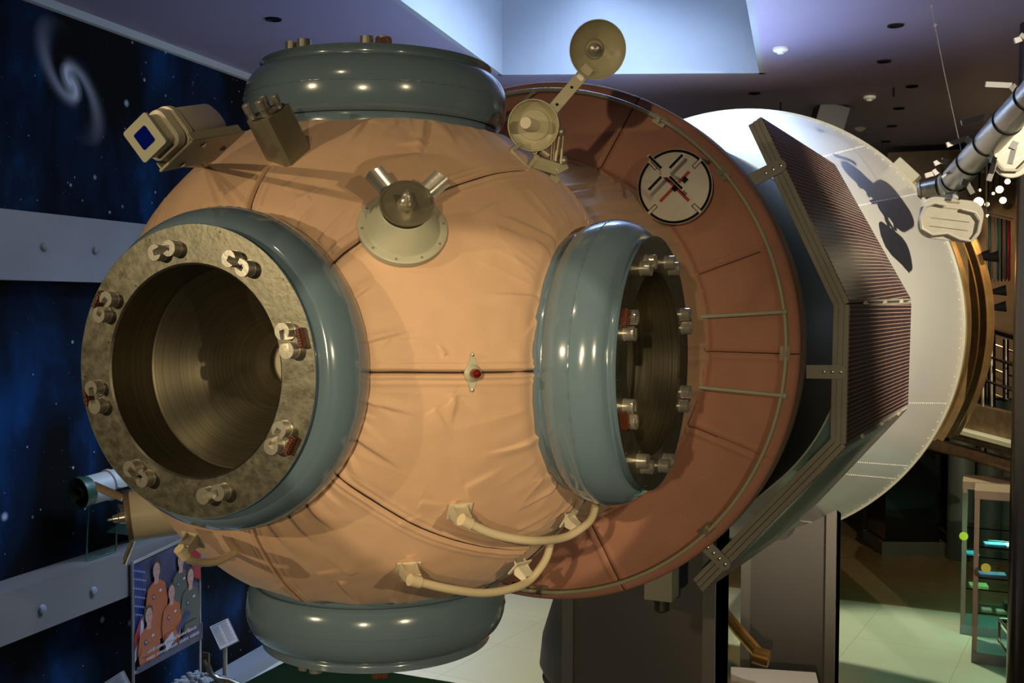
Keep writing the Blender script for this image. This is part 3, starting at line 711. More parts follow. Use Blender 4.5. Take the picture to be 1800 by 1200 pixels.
# (3) cone antenna with bent flaps
def cone_antenna(c0, n, n2, R0, R1, H, offs, flaps, base_mat, flap_len=.085, lens=True):
    c0 = np.array(c0, float); n = unit(n); n2 = unit(n2); X0, Y0, _ = basis(n, CR)
    t = MB(); t.rev([(R0*.9, -.06), (R0, -.012), (R0, .004), (R0-.004, .007), (R0-.024, .008), (R0-.027, .011), (R1*.97, H-.006), (R1*.9, H)], c0, n, 72, X0)
    o = t.build('cone_antenna', base_mat, ST)
    for i in range(10):
        a = 2*PI*i/10+.2; c = c0+(X0*math.cos(a)+Y0*math.sin(a))*(R0-.012)+n*.008; s_ = MB(); s_.rev([(.005, 0), (.004, .003), (.001, .004)], c, n, 8); s_.build('screw', M['chrome'], o)
    tc = c0+n*H+np.array(offs)
    X1, Y1, _ = basis(n2, CR)
    t = MB(); t.rev([(R1*.7, -.05), (R1*.97, -.02), (R1, -.004), (R1, .003), (R1-.006, .003), (R1-.01, -.004), (R1*.36, -.006), (R1*.34, .006), (R1*.25, .008), (R1*.24, -.004), (.001, -.004)], tc, n2, 64, X1); t.build('antenna_plate', M['olive_metal'], o)
    t = MB(); t.rev([(R1*.26, 0), (R1*.22, .03), (R1*.16, .035), (R1*.14, .055), (.006, .058), (.006, .072), (.004, .076), (.001, .076)], tc, n2, 32, X1); t.build('feed_horn', M['chrome'], o)
    for fa, tilt, ln, wd in flaps:
        a = math.radians(fa); e = X1*math.cos(a)+Y1*math.sin(a); tt = np.cross(n2, e); t = MB(); K = 9; top_, bot_ = [], []
        root = tc-n2*.02+e*R1*.62; dirv = unit(e*math.cos(tilt)+n2*math.sin(tilt)); nn = unit(np.cross(dirv, tt))
        if nn@n2 < 0: nn = -nn
        for j in range(K):
            s_ = -1+2*j/(K-1); sag = .018*(1-s_*s_)
            bot_.append(root+tt*s_*wd/2*.9+nn*-sag); top_.append(root+dirv*(ln*(1+.12*(1-abs(s_))))+tt*s_*wd/2+nn*-sag)
        vs = bot_+top_+[p_-nn*.002 for p_ in bot_+top_]; fs = []
        for j in range(K-1):
            fs += [(j, j+1, K+j+1, K+j), (3*K+j, 3*K+j+1, 2*K+j+1, 2*K+j), (K+j, K+j+1, 3*K+j+1, 3*K+j), (j+1, j, 2*K+j, 2*K+j+1)]
        fs += [(0, K, 3*K, 2*K), (K-1, 2*K-1+0, 4*K-1, 3*K-1)]
        t.add(vs, fs); t.build('bent_flap', M['chrome'], o)
    return o
cone_antenna(sp(708, 400)*1.0, (.485, -.68, .55), (.47, -.74, .48), .150, .090, .10, CR*.004+CU*.018, [(42, .35, .105, .075), (138, .35, .105, .075)], M['flange'])
lb = at(350, 888, 4.58); la = at(238, 897, 4.50)
cone_antenna(lb, la-lb+V(0,0,-.02), unit(la-lb)-CU*.10, .135, .108, .29, (0,0,0), [(90, .9, .15, .06), (205, .5, .13, .085), (290, .5, .13, .085)], M['cream'])
# (4) dish antenna with drum and arm, right of the top port
AD = 4.15
def ap(u, v, d=0): return at(u, v, AD+d)
vn = unit(CAMP-ap(938, 220)); dn = unit(vn+CU*-.05-CR*.12)
t = MB(); cdrum = ap(938, 220); t.rev([(.035, -.06), (.088, -.045), (.098, -.012), (.099, .014), (.095, .014), (.093, -.004), (.074, -.018), (.060, -.020), (.058, -.012), (.001, -.012)], cdrum, dn, 64)
da = t.build('tracking_antenna', M['olive'], ST); da['label'] = 'olive drum and dish on a bent arm'
t = MB(); t.rev([(.024, -.012), (.024, .070), (.022, .074), (.001, .074)], cdrum-CR*.004, unit(dn-CR*.25+CU*.18), 32); t.build('drum_post', M['cream'], da)
a, b = ap(972, 192, .05), ap(1032, 122, .05); xx = unit(b-a); yy = unit(np.cross(xx, vn)); t = MB()
t.box((a+b)/2, (np.linalg.norm(b-a)+.03, .046, .006), (xx, yy, vn)); arm = t.build('arm', M['olive'], da, smooth=0, bevel=.002)
for s_ in (.12, .55): t = MB(); t.rev([(.006, 0), (.005, .003), (.001, .004)], a+(b-a)*s_+vn*.003, vn, 10); t.build('arm_bolt', M['black'], arm)
t = MB(); t.rev([(.014, 0), (.014, .0035), (.001, .0035)], a+(b-a)*.80+vn*.001, vn, 20); t.build('arm_hole', M['white'], arm)
dc = ap(1049, 87, .03); dd = unit(vn+CU*-.10+CR*.22); t = MB()
t.rev([(.036, -.034), (.030, -.046), (.001, -.046)], dc, dd, 48); 
t.rev([(.001, -.040), (.038, -.040), (.040, -.034), (.075, -.020), (.102, -.002), (.110, .016), (.113, .016), (.104, -.008), (.076, -.026), (.036, -.044), (.001, -.048)], dc, dd, 72)
dish = t.build('dish', M['olive'], da); t = MB(); t.rev([(.026, -.04), (.023, -.01), (.012, -.005), (.010, .012), (.001, .014)], dc, dd, 28); t.build('dish_feed', M['chrome'], dish)
# bracket frame under the drum
sb = sp(912, 288); sb2 = sp(930, 315)
def bar(mb, a, b, w_, h_, nrm): 
    a, b = np.array(a), np.array(b); x = unit(b-a); y = unit(np.cross(nrm, x)); mb.box((a+b)/2, (np.linalg.norm(b-a), w_, h_), (x, y, np.cross(x, y)))
t = MB(); bar(t, ap(880, 272, -.02), ap(932, 315, -.05), .035, .006, vn); fb = t.build('base_strap', M['olive'], da, smooth=0, bevel=.002)
for q in ((886, 273), (926, 311)): t = MB(); t.rev([(.007, 0), (.006, .004), (.001, .005)], ap(*q, -.05+.02*(q[0] < 900))+vn*.004, vn, 10); t.build('strap_bolt', M['chrome'], fb)
t = MB(); bar(t, ap(896, 268, -.03), ap(926, 298, -.04), .028, .022, vn); bar(t, ap(926, 298, -.04), ap(944, 276, 0), .016, .03, vn); bar(t, ap(897, 266, -.03), ap(914, 254, .02), .014, .03, vn)
bar(t, ap(938, 284, -.02), ap(982, 298, .04), .046, .010, vn); bar(t, ap(975, 300, .04), ap(993, 290, .07), .035, .03, vn); bar(t, ap(965, 308, .06), ap(980, 318, .08), .03, .03, vn)
t.build('mount_frame', M['olive'], da, smooth=0, bevel=.002)
t = MB(); 
for (p0, p1, r_) in [((930, 260), (948, 282), .008), ((945, 262), (938, 276), .006), ((978, 200), (984, 230), .010), ((984, 230), (976, 284), .007), ((990, 235), (986, 288), .006), ((970, 250), (968, 284), .004), ((975, 245), (972, 284), .003), ((952, 265), (965, 275), .016)]:
    t.cyl(ap(*p0, .04), ap(*p1, .04), r_, n=10)
t.ball(ap(985, 232, .04), .02); t.ball(ap(990, 282, .05), .018); t.build('strut', M['olive_metal'], da)
# (5) round docking target on the skirt
tc = on_plane(1186, 328, 1, 1.50); tn = unit(V(.10, -1, 0)); X, Y, Z = basis(tn, (1, 0, 0)); 
if Y[2] < 0: Y = -Y
TR = .1925
t = MB(); t.rev([(TR-.01, -.03), (TR, -.02), (TR, 0), (TR-.003, .001), (.001, .001)], tc, tn, 96); tg = t.build('docking_target', M['target'], ST); tg['label'] = 'round white target with black ring and red cross'
def disc_pt(r, a, h=.0): return tc+X*r*math.cos(a)+Y*r*math.sin(a)+tn*h
t = MB()
for q in range(4):
    m0 = math.radians(45+90*q); dlt = .040
    a0, a1 = m0+dlt, m0+PI/2-dlt; K = 24; vs = []; 
    for i in range(K+1): a = a0+(a1-a0)*i/K; vs += [disc_pt(TR*.985, a, .0022), disc_pt(TR*.915, a, .0022)]
    t.add(vs, [(2*i, 2*i+1, 2*i+3, 2*i+2) for i in range(K)])
    e = X*math.cos(m0)+Y*math.sin(m0); tt = np.cross(tn, e)
    for s_ in (-1, 1): t.box(tc+e*TR*.80+tt*s_*.0095+tn*.002, (.042, .0035, .0012), (e, tt, tn))
    t.box(tc+e*TR*.70+tn*.002, (.0035, .0225, .0012), (e, tt, tn))
t.build('target_ring', M['black'], tg, smooth=0)
cc = on_plane(1187, 329, 1, 1.49); t = MB()
for a in (45, -45):
    a = math.radians(a); e = X*math.cos(a)+Y*math.sin(a); t.box(tc+e*.0+tn*.0025, (.21, .016, .0012), (e, np.cross(tn, e), tn))
t.build('red_cross', M['red'], tg, smooth=0)
t = MB()
for u, v in ((1204, 316), (1187, 331)):
    q = on_plane(u, v, 1, 1.49); e = X*math.cos(PI/4)+Y*math.sin(PI/4); t.box(q+tn*.008, (.028, .024, .012), (e, np.cross(tn, e), tn))
t.build('centre_block', M['black'], tg, smooth=0)
hub = on_plane(1170, 303, 1, 1.24); t = MB(); t.cyl(on_plane(1202, 316, 1, 1.49), hub, .004, n=10)
st_ = t.build('target_stem', M['chrome'], tg)
t = MB()
for q in range(4):
    a = math.radians(45+90*q); e = X*math.cos(a)+Y*math.sin(a); tt = np.cross(tn, e); L = .125
    t.box(hub+e*L/2, (L, .018, .004), (e, tt, tn))
t.rev([(.024, -.004), (.024, .003), (.001, .003)], hub, tn, 24); cr = t.build('target_cross', M['chrome'], tg, smooth=0)
t = MB()
for q in range(4):
    a = math.radians(45+90*q); e = X*math.cos(a)+Y*math.sin(a); tt = np.cross(tn, e); t.box(hub+e*.073+tn*.003, (.088, .0125, .003), (e, tt, tn))
t.build('cross_stripe', M['black'], cr, smooth=0)
t = MB(); t.cyl(tc-tn*.02-X*.14-Y*.14, V(.70, 1.66, .36)+V(0,0,.2), .008); t.box(tc-tn*.03-X*.13-Y*.15, (.06, .03, .02)); t.cyl(tc-tn*.02+X*.12+Y*.14, on_plane(1245, 285, 1, 1.68), .010); t.build('target_mount', M['olive_metal'], tg)
# (6) red lamp on a diamond plate
c = sp(828, 655)*1.008; n = unit(c); X, Y, _ = basis(n, (0, 0, 1))
t = MB(); t.poly([c+X*.070, c+Y*.024+X*.012, c+Y*.024-X*.012, c-X*.066, c-Y*.024-X*.012, c-Y*.024+X*.012], n*.004); lp = t.build('marker_lamp', M['flange'], ST, smooth=0)
t = MB(); t.rev([(.030, 0), (.030, .006), (.024, .012), (.020, .020), (.001, .02)], c+n*.003, n, 32); t.build('lamp_collar', M['flange'], lp)
t = MB(); t.rev([(.017, .02), (.0172, .038), (.015, .048), (.009, .055), (.001, .057)], c+n*.003, n, 32); t.build('red_dome', M['red_lamp'], lp)
for s_ in (.060, -.057): t = MB(); t.rev([(.006, 0), (.005, .003), (.001, .004)], c+X*s_+n*.004, n, 12); t.build('screw', M['chrome'], lp)
# (7) handrails
def handrail(pts, feet, r_=.0155):
    P_ = [np.array(p_) for p_ in pts]; out = []
    for i in range(len(P_)-1):
        p0 = P_[max(i-1, 0)]; p1 = P_[i]; p2 = P_[i+1]; p3 = P_[min(i+2, len(P_)-1)]
        for k_ in range(8):
            s_ = k_/8; out.append(.5*((2*p1)+(-p0+p2)*s_+(2*p0-5*p1+4*p2-p3)*s_**2+(-p0+3*p1-3*p2+p3)*s_**3))
    out.append(P_[-1]); t = MB(); t.tube(out, r_, 14); e0 = unit(out[0]-out[3]); t.cyl(out[0]-e0*.03, out[0]+e0*.012, r_*1.35, n=20)
    h_ = t.build('handrail', mat('handrail_cream', (.66, .55, .36), .4) if 'hr' not in M else M['hr'], ST)
    for a, b in feet:
        a, b = np.array(a), np.array(b); n_ = unit(a); x = unit(b-a); s_ = unit(np.cross(n_, V(0, 0, 1))); t = MB()
        for sg in (-1, 1): t.poly([a+s_*sg*.028+V(0,0,.028), a+s_*sg*.028-V(0,0,.024), b+s_*sg*.022-V(0,0,.012), b+s_*sg*.022+V(0,0,.010)], s_*.005)
        t.box(a, (.085, .062, .006), (s_, np.cross(n_, s_), n_)); t.box((a+b)/2+V(0,0,.014), (.05, .004, np.linalg.norm(b-a)), (s_, np.cross(x, s_), x))
        fo = t.build('handrail_foot', M['cream'], h_, smooth=0)
        for k_ in (-1, 1):
            t = MB(); t.rev([(.006, 0), (.005, .005), (.001, .006)], a+s_*k_*.033+V(0,0,.015)+n_*.004, n_, 10); t.build('foot_bolt', M['black'], fo)
def sr(u, v, r): return on_sphere(u, v, r)
M['hr'] = mat('handrail_cream', (.66, .55, .36), .4)
end1 = at(1047, 884, 4.22)
handrail([sr(815, 915, 1.19), sr(870, 939, 1.19), sr(935, 950, 1.19), at(990, 945, 3.98), at(1025, 926, 4.08), at(1041, 908, 4.16), at(1048, 880, 4.26)],
         [(sr(808, 898, 1.065), sr(817, 916, 1.175)), (at(1000, 912, 4.10), at(1018, 930, 4.07))])
handrail([sr(725, 1020, 1.19), sr(790, 1035, 1.19), sr(850, 1042, 1.19), at(900, 1034, 3.96), at(930, 1020, 4.06), at(955, 990, 4.14), at(966, 962, 4.2), at(968, 930, 4.28)],
         [(sr(718, 998, 1.065), sr(728, 1018, 1.175)), (at(914, 996, 4.06), at(932, 1018, 4.06))])
handrail([at(318, 968, 3.55), at(332, 982, 3.58), at(352, 988, 3.66), at(385, 985, 3.78), at(430, 960, 4.0)], [(at(340, 948, 3.75), at(322, 966, 3.56))], .014)

# ------------------------------------------------------------------ supports and floor exhibits
def box_pillar(u0, u1, yf, wdep, ztop, label):
    a = on_plane(u0, 1100, 1, yf); b = on_plane(u1, 1100, 1, yf); x0, x1 = a[0], b[0]
    o = thing('support_pillar', ((x0+x1)/2, yf+wdep/2, ZF), label, 'pillar', 'grey pillars carrying the station')
    t = MB(); t.box(((x0+x1)/2, yf+wdep/2+.02, (ZF+ztop)/2), (x1-x0, wdep, ztop-ZF)); t.build('core', M['pillar'], o, smooth=0)
    for x, w_ in ((x0+.045, .09), (x1-.045, .09)): t = MB(); t.box((x, yf+wdep/2, (ZF+ztop)/2), (w_, wdep+.03, ztop-ZF)); t.build('edge_strip', M['pillar_edge'], o, smooth=0)
box_pillar(989, 1257, 3.7, .42, -1.35, 'nearer grey box pillar under the skirt of the space station')
box_pillar(1302, 1468, 6.3, .3, -1.5, 'farther grey box pillar under the rear of the white fairing')
# charred capsule behind the first pillar
c = on_plane(1150, 1290, 1, 5.6); t = MB(); c = V(-1.1, 7.1, ZF)
ch = thing('descent_capsule', c, 'dark bell-shaped descent capsule with a golden strut, standing behind the nearer pillar', 'capsule')
t.rev([(.90, 0), (.98, .15), (.95, .45), (.80, .95), (.55, 1.35), (.36, 1.5), (.001, 1.52)], c, (0, 0, 1), 64); t.build('hull', mat('charred_hull', (.008, .006, .005), .6, var=.5, vscale=4, bump=.6, bscale=8), ch)
t = MB(); t.tube([at(1272, 1075, 9.2), at(1300, 1110, 9.0), at(1335, 1150, 8.8)], .05, 10); t.cyl(at(1325, 1150, 8.8), at(1352, 1158, 8.75), .07); t.build('gold_strut', mat('gold_strut', (.45, .24, .06), .35, .8, var=.3), ch)
# white case top at the lower edge
q = [on_plane(1284, 1171, 2, -2.9), on_plane(1434, 1181, 2, -2.9)]; d = (q[1]-q[0]); nrm = unit(V(d[1], -d[0], 0))
t = MB(); t.poly([q[0], q[1], q[1]+nrm*.5, q[0]+nrm*.5], (0, 0, -.12)); 
wc = thing('display_case', (*((q[0]+q[1])/2+nrm*.45)[:2], ZF), 'white flat-topped display case at the bottom edge, in front of the pillars', 'display case'); t.build('top', mat('white_top', (.62, .60, .58), .5), wc, smooth=0, bevel=.006)
t = MB(); t.poly([q[0]+nrm*.06+unit(d)*.05, q[1]+nrm*.06-unit(d)*.05, q[1]+nrm*.44-unit(d)*.05, q[0]+nrm*.44+unit(d)*.05], (0, 0, -.8)); t.v = [(p_[0], p_[1], p_[2]-.1) for p_ in t.v]; o = t.build('base', M['pillar'], wc, smooth=0)
# green plinth under the bottom port
q = at(600, 1210, 5.2); t = MB(); gp = thing('green_plinth', (q[0], q[1], ZF), 'green stand with brass corner posts beneath the lowest docking ring', 'stand')
t.box((q[0], q[1], (q[2]+ZF)/2), (.95, .6, q[2]-ZF)); t.build('body', mat('green_cloth', (.03, .14, .08), .6), gp, smooth=0)
for sx in (-.46, .46): t = MB(); t.cyl((q[0]+sx, q[1]-.28, ZF), (q[0]+sx, q[1]-.28, q[2]+.06), .012); t.build('post', M['amber'], gp)
# spacecraft model on the ledge
def mp_(u, v, d=0): return at(u, v, 8.95+d)
mo = thing('spacecraft_model', mp_(180, 872), 'small green and white spacecraft model on the wall ledge at the left', 'spacecraft model')
a = mp_(137, 867); ax = unit(mp_(262, 832, .62)-a); t = MB()
t.rev([(.001, .09), (.11, .09), (.122, .0), (.135, .0), (.135, .04), (.12, .10), (.12, .14)], a, ax, 40); t.rev([(.045, .0), (.05, .06), (.001, .06)], a, ax, 24); t.build('engine_skirt', M['green'], mo)
t = MB(); t.rev([(.122, .10), (.122, .28), (.135, .29), (.135, .32), (.122, .33), (.122, .40)], a, ax, 40); t.build('service_section', mat('model_white', (.45, .45, .4), .5), mo)
t = MB(); t.rev([(.118, .40), (.125, .43), (.11, .58), (.075, .66), (.07, .68), (.11, .74), (.13, .82), (.11, .92), (.06, .97), (.05, 1.0), (.05, 1.06), (.02, 1.07), (.02, 1.2)], a, ax, 40); t.build('crew_section', M['green'], mo)
for i in range(9):
    an = i*2.4; X, Y, _ = basis(ax, CR); c = a+ax*(.3+.09*i)+(X*math.cos(an)+Y*math.sin(an))*.13; t = MB(); t.cyl(c, c+(X*math.cos(an)+Y*math.sin(an))*.05, .008); t.build('rod_antenna', M['cream'], mo)
t = MB(); t.cyl(mp_(205, 862), mp_(335, 900, -.1), .008); t.cyl(mp_(205, 862), mp_(238, 855, -.1), .016); t.build('probe_boom', M['steel'], mo)
# acrylic stand
zt = -1.988
def stand_pt(u, v, o=.15): return on_wall(u, v, o)
b0, b1, t0, t1 = stand_pt(151, 968, .2), stand_pt(203, 972, .2), stand_pt(156, 884, .2), stand_pt(207, 866, .2)
ac = thing('acrylic_stand', (*((b0+b1)/2)[:2], zt), 'clear acrylic stand carrying the small green and white spacecraft model', 'stand')
b0[2] = zt; b1[2] = zt
t = MB(); t.poly([b0, b1, t1, t0], WN*.015); t.build('sheet', M['acrylic'], ac, smooth=0)
t = MB(); 
for p0, p1 in ((b0, b1), (b0, t0), (b1, t1)): t.cyl(p0, p1, .008, n=6)
t.build('edge', mat('acrylic_edge', (.06, .16, .13), .3), ac)
t = MB(); c = on_wall(225, 912, .12); t.poly([on_wall(185, 935, .1), on_wall(240, 895, .1), on_wall(258, 945, .1)], WN*.02); tag(t.build('folded_card', mat('teal_card', (.03, .10, .11), .3)), 'dark teal folded sheet on the ledge behind the acrylic stand', 'card')
# poster of five people
def pw(x, y, o=.33):   # x 0..1, y 0..1 over the poster
    q = on_wall(232, 990, .33); r = on_wall(350, 934, .33); tp_ = q*(1-x)+r*x; q2 = on_wall(234, 1184, .33); r2 = on_wall(350, 1121, .33); bt = q2*(1-x)+r2*x
    return bt*(1-y)+tp_*y+WN*(o-.33)
po = thing('group_poster', (*pw(.5, 0)[:2], ZF), 'poster of five people in orange and olive suits hanging by the wall ledge', 'poster')
pm = [mat('poster_back', (.045, .045, .085), .4, var=.5, vscale=5), mat('poster_orange', (.36, .085, .03), .4), mat('poster_olive', (.075, .075, .06), .4), mat('poster_skin', (.42, .22, .17), .4),
      mat('poster_hair', (.05, .03, .025), .4), mat('poster_red', (.30, .02, .03), .4), mat('poster_white', (.45, .42, .45), .4), mat('poster_blue', (.012, .03, .13), .4)]
t = MB(); t.poly([pw(0, 0), pw(1, 0), pw(1, 1), pw(0, 1)], -WN*.012, 0)
LAY = [.331]
def flat(pts, mi): LAY[0] += .0004; o = LAY[0]; t.add([pw(x, y, o) for x, y in pts], [tuple(range(len(pts)))], mi)
def ell(cx, cy, rx, ry, mi, n_=20): flat([(cx+rx*math.cos(2*PI*i/n_), cy+ry*math.sin(2*PI*i/n_)) for i in range(n_)], mi)
flat([(0, .30), (.13, .30), (.16, .55), (.14, .97), (0, .97)], 7)
for i in range(6):
    for j in range(7): ell(.02+.024*j+.01*(i % 2), .93-.08*i-.01*j, .006, .010, 6, 6)
flat([(0, .30), (.14, .52), (.17, .60), (.10, .20), (0, .1)], 6); flat([(0, .34), (.10, .50), (.07, .30), (0, .2)], 5)
flat([(.82, .98), (1, .99), (1, .55), (.90, .6), (.84, .8)], 5)
def figure(cx, top, sc, suit, bot):
    flat([(cx-.11*sc, bot), (cx-.15*sc, top-.36*sc), (cx-.12*sc, top-.22*sc), (cx-.04*sc, top-.17*sc), (cx+.04*sc, top-.17*sc), (cx+.12*sc, top-.22*sc), (cx+.155*sc, top-.36*sc), (cx+.12*sc, bot)], suit)
    flat([(cx-.028*sc, top-.2*sc), (cx+.028*sc, top-.2*sc), (cx+.03*sc, top-.12*sc), (cx-.03*sc, top-.12*sc)], 3)
    ell(cx, top-.065*sc, .055*sc, .075*sc, 4); ell(cx, top-.085*sc, .047*sc, .070*sc, 3)
    for e_ in (-1, 1): ell(cx+e_*.018*sc, top-.075*sc, .007*sc, .005*sc, 4, 8)
    flat([(cx-.018*sc, top-.125*sc), (cx+.018*sc, top-.125*sc), (cx, top-.132*sc)], 5)
    ell(cx-.045*sc, top-.30*sc, .018*sc, .024*sc, 7, 10); ell(cx+.05*sc, top-.27*sc, .02*sc, .012*sc, 6, 10); ell(cx-.045*sc, top-.30*sc, .008*sc, .012*sc, 6, 8)
figure(.68, .90, .95, 2, .25); figure(.31, .93, 1.05, 1, .2); figure(.82, .72, 1.05, 2, .05); figure(.52, .66, 1.0, 1, .05); figure(.18, .56, 1.05, 1, -0.0)
for cx, sg in ((.18, 1), (.52, 1), (.82, -1)):
    su = 2 if sg < 0 else 1; flat([(cx-.14, .14), (cx+.02, .10), (cx+.13, .16), (cx+.10, .22), (cx-.10, .22)], su); ell(cx+.06*sg, .15, .03, .022, 3, 10)
flat([(.0, .0), (.30, .0), (1, .0), (1, .16), (.6, .10), (.25, .05), (0, .06)], 0)
flat([(.40, .16), (.52, .22), (.55, .13), (.43, .06)], 6); flat([(.58, .22), (.78, .34), (.80, .30), (.60, .17)], 7)
for row, (x0, x1) in enumerate(((.14, .90), (.12, .93))):
    n_ = 34
    for i in range(n_):
        if i % 7 == 5: continue
        x = x0+(x1-x0)*i/n_; y = .135-.055*row; flat([(x, y), (x+.012, y), (x+.012+.003*(i % 3), y+.022+.006*(i % 2)), (x+.002, y+.026)], 6)
pr = t.build('print', pm, po, smooth=0)
t = MB(); 
for x in (0, 1):
    q = pw(x, 1)+V(0,0,.02); t.cyl((q[0], q[1], ZF), q, .014, n=10)
t.cyl(pw(0, 1), pw(1, 1), .014, n=10); t.cyl(pw(0, 0), pw(1, 0), .014, n=10); t.build('frame', M['aluminium'], po)
# label stands
def label_stand(corners, dep, foot_px, label):
    P_ = [at(u, v, dep+dd_) for u, v, dd_ in corners]; c = sum(P_)/4; n = unit(np.cross(P_[1]-P_[0], P_[3]-P_[0])); 
    if n@(CAMP-c) < 0: n = -n
    o = thing('label_stand', (c[0], c[1]+.1, ZF), label, 'label stand', 'slanted text panels on posts')
    t = MB(); t.poly(P_, -n*.02); t.build('board', M['case_frame'], o, smooth=0)
    t = MB(); t.poly([p_+n*.002+(c-p_)*.03 for p_ in P_], -n*.002); pg = t.build('sheet', M['paper'], o, smooth=0)
    t = MB(); X_, Y_ = P_[1]-P_[0], P_[3]-P_[0]
    for col_ in (0, 1):
        for r_ in range(14):
            a = P_[0]+X_*(.08+.45*col_)+Y_*(.14+.055*r_)+n*.004; L = X_*(.38-.05*(r_ % 3 == 2)); t.add([a, a+L, a+L+Y_*.02, a+Y_*.02], [(0, 1, 2, 3)])
    a = P_[0]+X_*.1+Y_*.05+n*.004; t.add([a, a+X_*.8, a+X_*.8+Y_*.035, a+Y_*.035], [(0, 1, 2, 3)]); t.build('text_lines', M['ink'], o, smooth=0)
    t = MB(); q = c-n*.02; t.cyl((q[0], q[1], ZF), q, .02, n=12); t.build('post', M['aluminium'], o)
label_stand([(368, 1101, 0), (400, 1086, 0), (419, 1126, -.1), (387, 1142, -.1)], 9.6, None, 'white text panel on a post right of the poster of five people')
label_stand([(160, 1214, 0), (216, 1178, 0), (238, 1222, -.1), (182, 1256, -.1)], 8.9, None, 'white text panel at the bottom left, half cut off by the frame')
# lunar relief model
q = at(352, 1190, 9.3); lm = thing('relief_model', (q[0], q[1], ZF), 'grey relief model with a curved metal arm at the bottom left, right of the poster', 'model')
t = MB(); t.box((q[0], q[1], q[2]-.15), (.42, .4, .22)); t.build('base', M['rock'], lm, smooth=0)
t = MB(); 
for i in range(60):
    c = q+V(random.uniform(-.2, .2), random.uniform(-.18, .18), -.04+random.uniform(-.01, .02)); r_ = random.uniform(.01, .035); t.ball(c, r_, 8)
t.build('boulders', M['rock'], lm); lm.children[-1]['kind'] = 'stuff'
t = MB(); t.tube([at(360, 1158, 9.2), at(366, 1172, 9.2), at(372, 1185, 9.2), at(384, 1193, 9.2), at(402, 1196, 9.2), at(425, 1206, 9.2)], .025, 10); t.box(at(362, 1163, 9.2), (.07, .02, .16)); t.build('metal_arm', M['steel'], lm)
t = MB(); t.box((q[0], q[1], (q[2]-.26+ZF)/2), (.5, .46, q[2]-.26-ZF)); t.build('pedestal', M['wall_grey'], lm, smooth=0)

# ------------------------------------------------------------------ right-hand background
# silver boom craft with paddles
B0, B1 = at(1672, 322, 8.3), at(1830, 148, 6.9); ax = unit(B1-B0); L = np.linalg.norm(B1-B0)
bo = thing('boom_spacecraft', B0, 'silver tubular spacecraft boom with black hoops and cream paddles hanging at the upper right', 'spacecraft')
t = MB(); t.rev([(.098, .0), (.10, .02), (.10, L)], B0, ax, 40); t.build('tube', M['aluminium'], bo)
for s_ in (.07, .36, .66, .98, 1.3): t = MB(); t.rev([(.1, -.008), (.106, -.008), (.106, .008), (.1, .008)], B0+ax*s_, ax, 40); t.build('hoop', M['black'], bo)
t = MB(); t.rev([(.03, -.16), (.075, -.14), (.085, -.06), (.105, -.05), (.105, .03), (.098, .03)], B0, ax, 32); t.build('end_cap', M['craft_white'], bo)
t = MB(); q = B0-ax*.12+CR*-.02; t.cyl(at(1650, 328, 8.35), at(1618, 334, 8.45), .07, .06); t.cyl(at(1618, 334, 8.45), at(1612, 335, 8.46), .075, .05); t.build('nozzle', M['steel'], bo)
X, Y, _ = basis(ax, CU)
def paddle(c, w_, h_, n, roll, sh=.06):
    c = np.array(c); n = unit(n); Xp = unit(CR-(CR@n)*n); Yp = np.cross(n, Xp)
    if Yp@CU < 0: Yp = -Yp
    Xp, Yp = Xp*math.cos(roll)+Yp*math.sin(roll), -Xp*math.sin(roll)+Yp*math.cos(roll)
    def rr(k_, h2):
        pts = []; r = sh*k_
        for cx, cy, a0 in ((w_/2-r, h_/2-r, 0), (-w_/2+r, h_/2-r, PI/2), (-w_/2+r, -h_/2+r, PI), (w_/2-r, -h_/2+r, 3*PI/2)):
            for i in range(9): a = a0+PI/2*i/8; pts.append(c+Xp*(cx+r*math.cos(a))*k_+Yp*(cy+r*math.sin(a))*k_+n*h2)
        return pts
    t = MB(); loft(t, [rr(.97, -.02), rr(1, -.012), rr(1, .006), rr(.97, .012)]); o = t.build('paddle', M['craft_white'], bo, smooth=40)
    t = MB(); pts = [(-.10, .35), (-.28, .37), (-.42, .25), (-.46, 0), (-.40, -.27), (-.22, -.38), (0, -.30), (.2, -.40), (.38, -.42), (.46, -.2), (.46, .1), (.36, .26), (.15, .30)]
    t.tube([c+Xp*x*w_+Yp*y*h_+n*.05 for x, y in pts], .012, 8); t.build('tube_frame', M['craft_white'], o)
    t = MB()
    for y in (.27, 0, -.2): t.box(c+Yp*y*h_+n*.012, (w_*.6, .006, .006), (Xp, Yp, n))
    t.box(c+Yp*.43*h_+n*.014, (w_*.2, .014, .01), (Xp, Yp, n)); t.build('rib', M['olive_metal'], o)
pn = unit(CAMP-at(1670, 386, 8.1)); paddle(at(1670, 386, 8.1), .45, .315, pn+CU*-.1, -.09, .11)
t = MB(); t.cyl(at(1679, 352, 8.15), at(1681, 330, 8.25), .022); t.cyl(at(1679, 335, 8.2), at(1684, 318, 8.3), .012); t.build('paddle_stem', M['craft_white'], bo)
paddle(at(1790, 255, 7.6), .42, .40, pn+CR*.2, .5, .13)
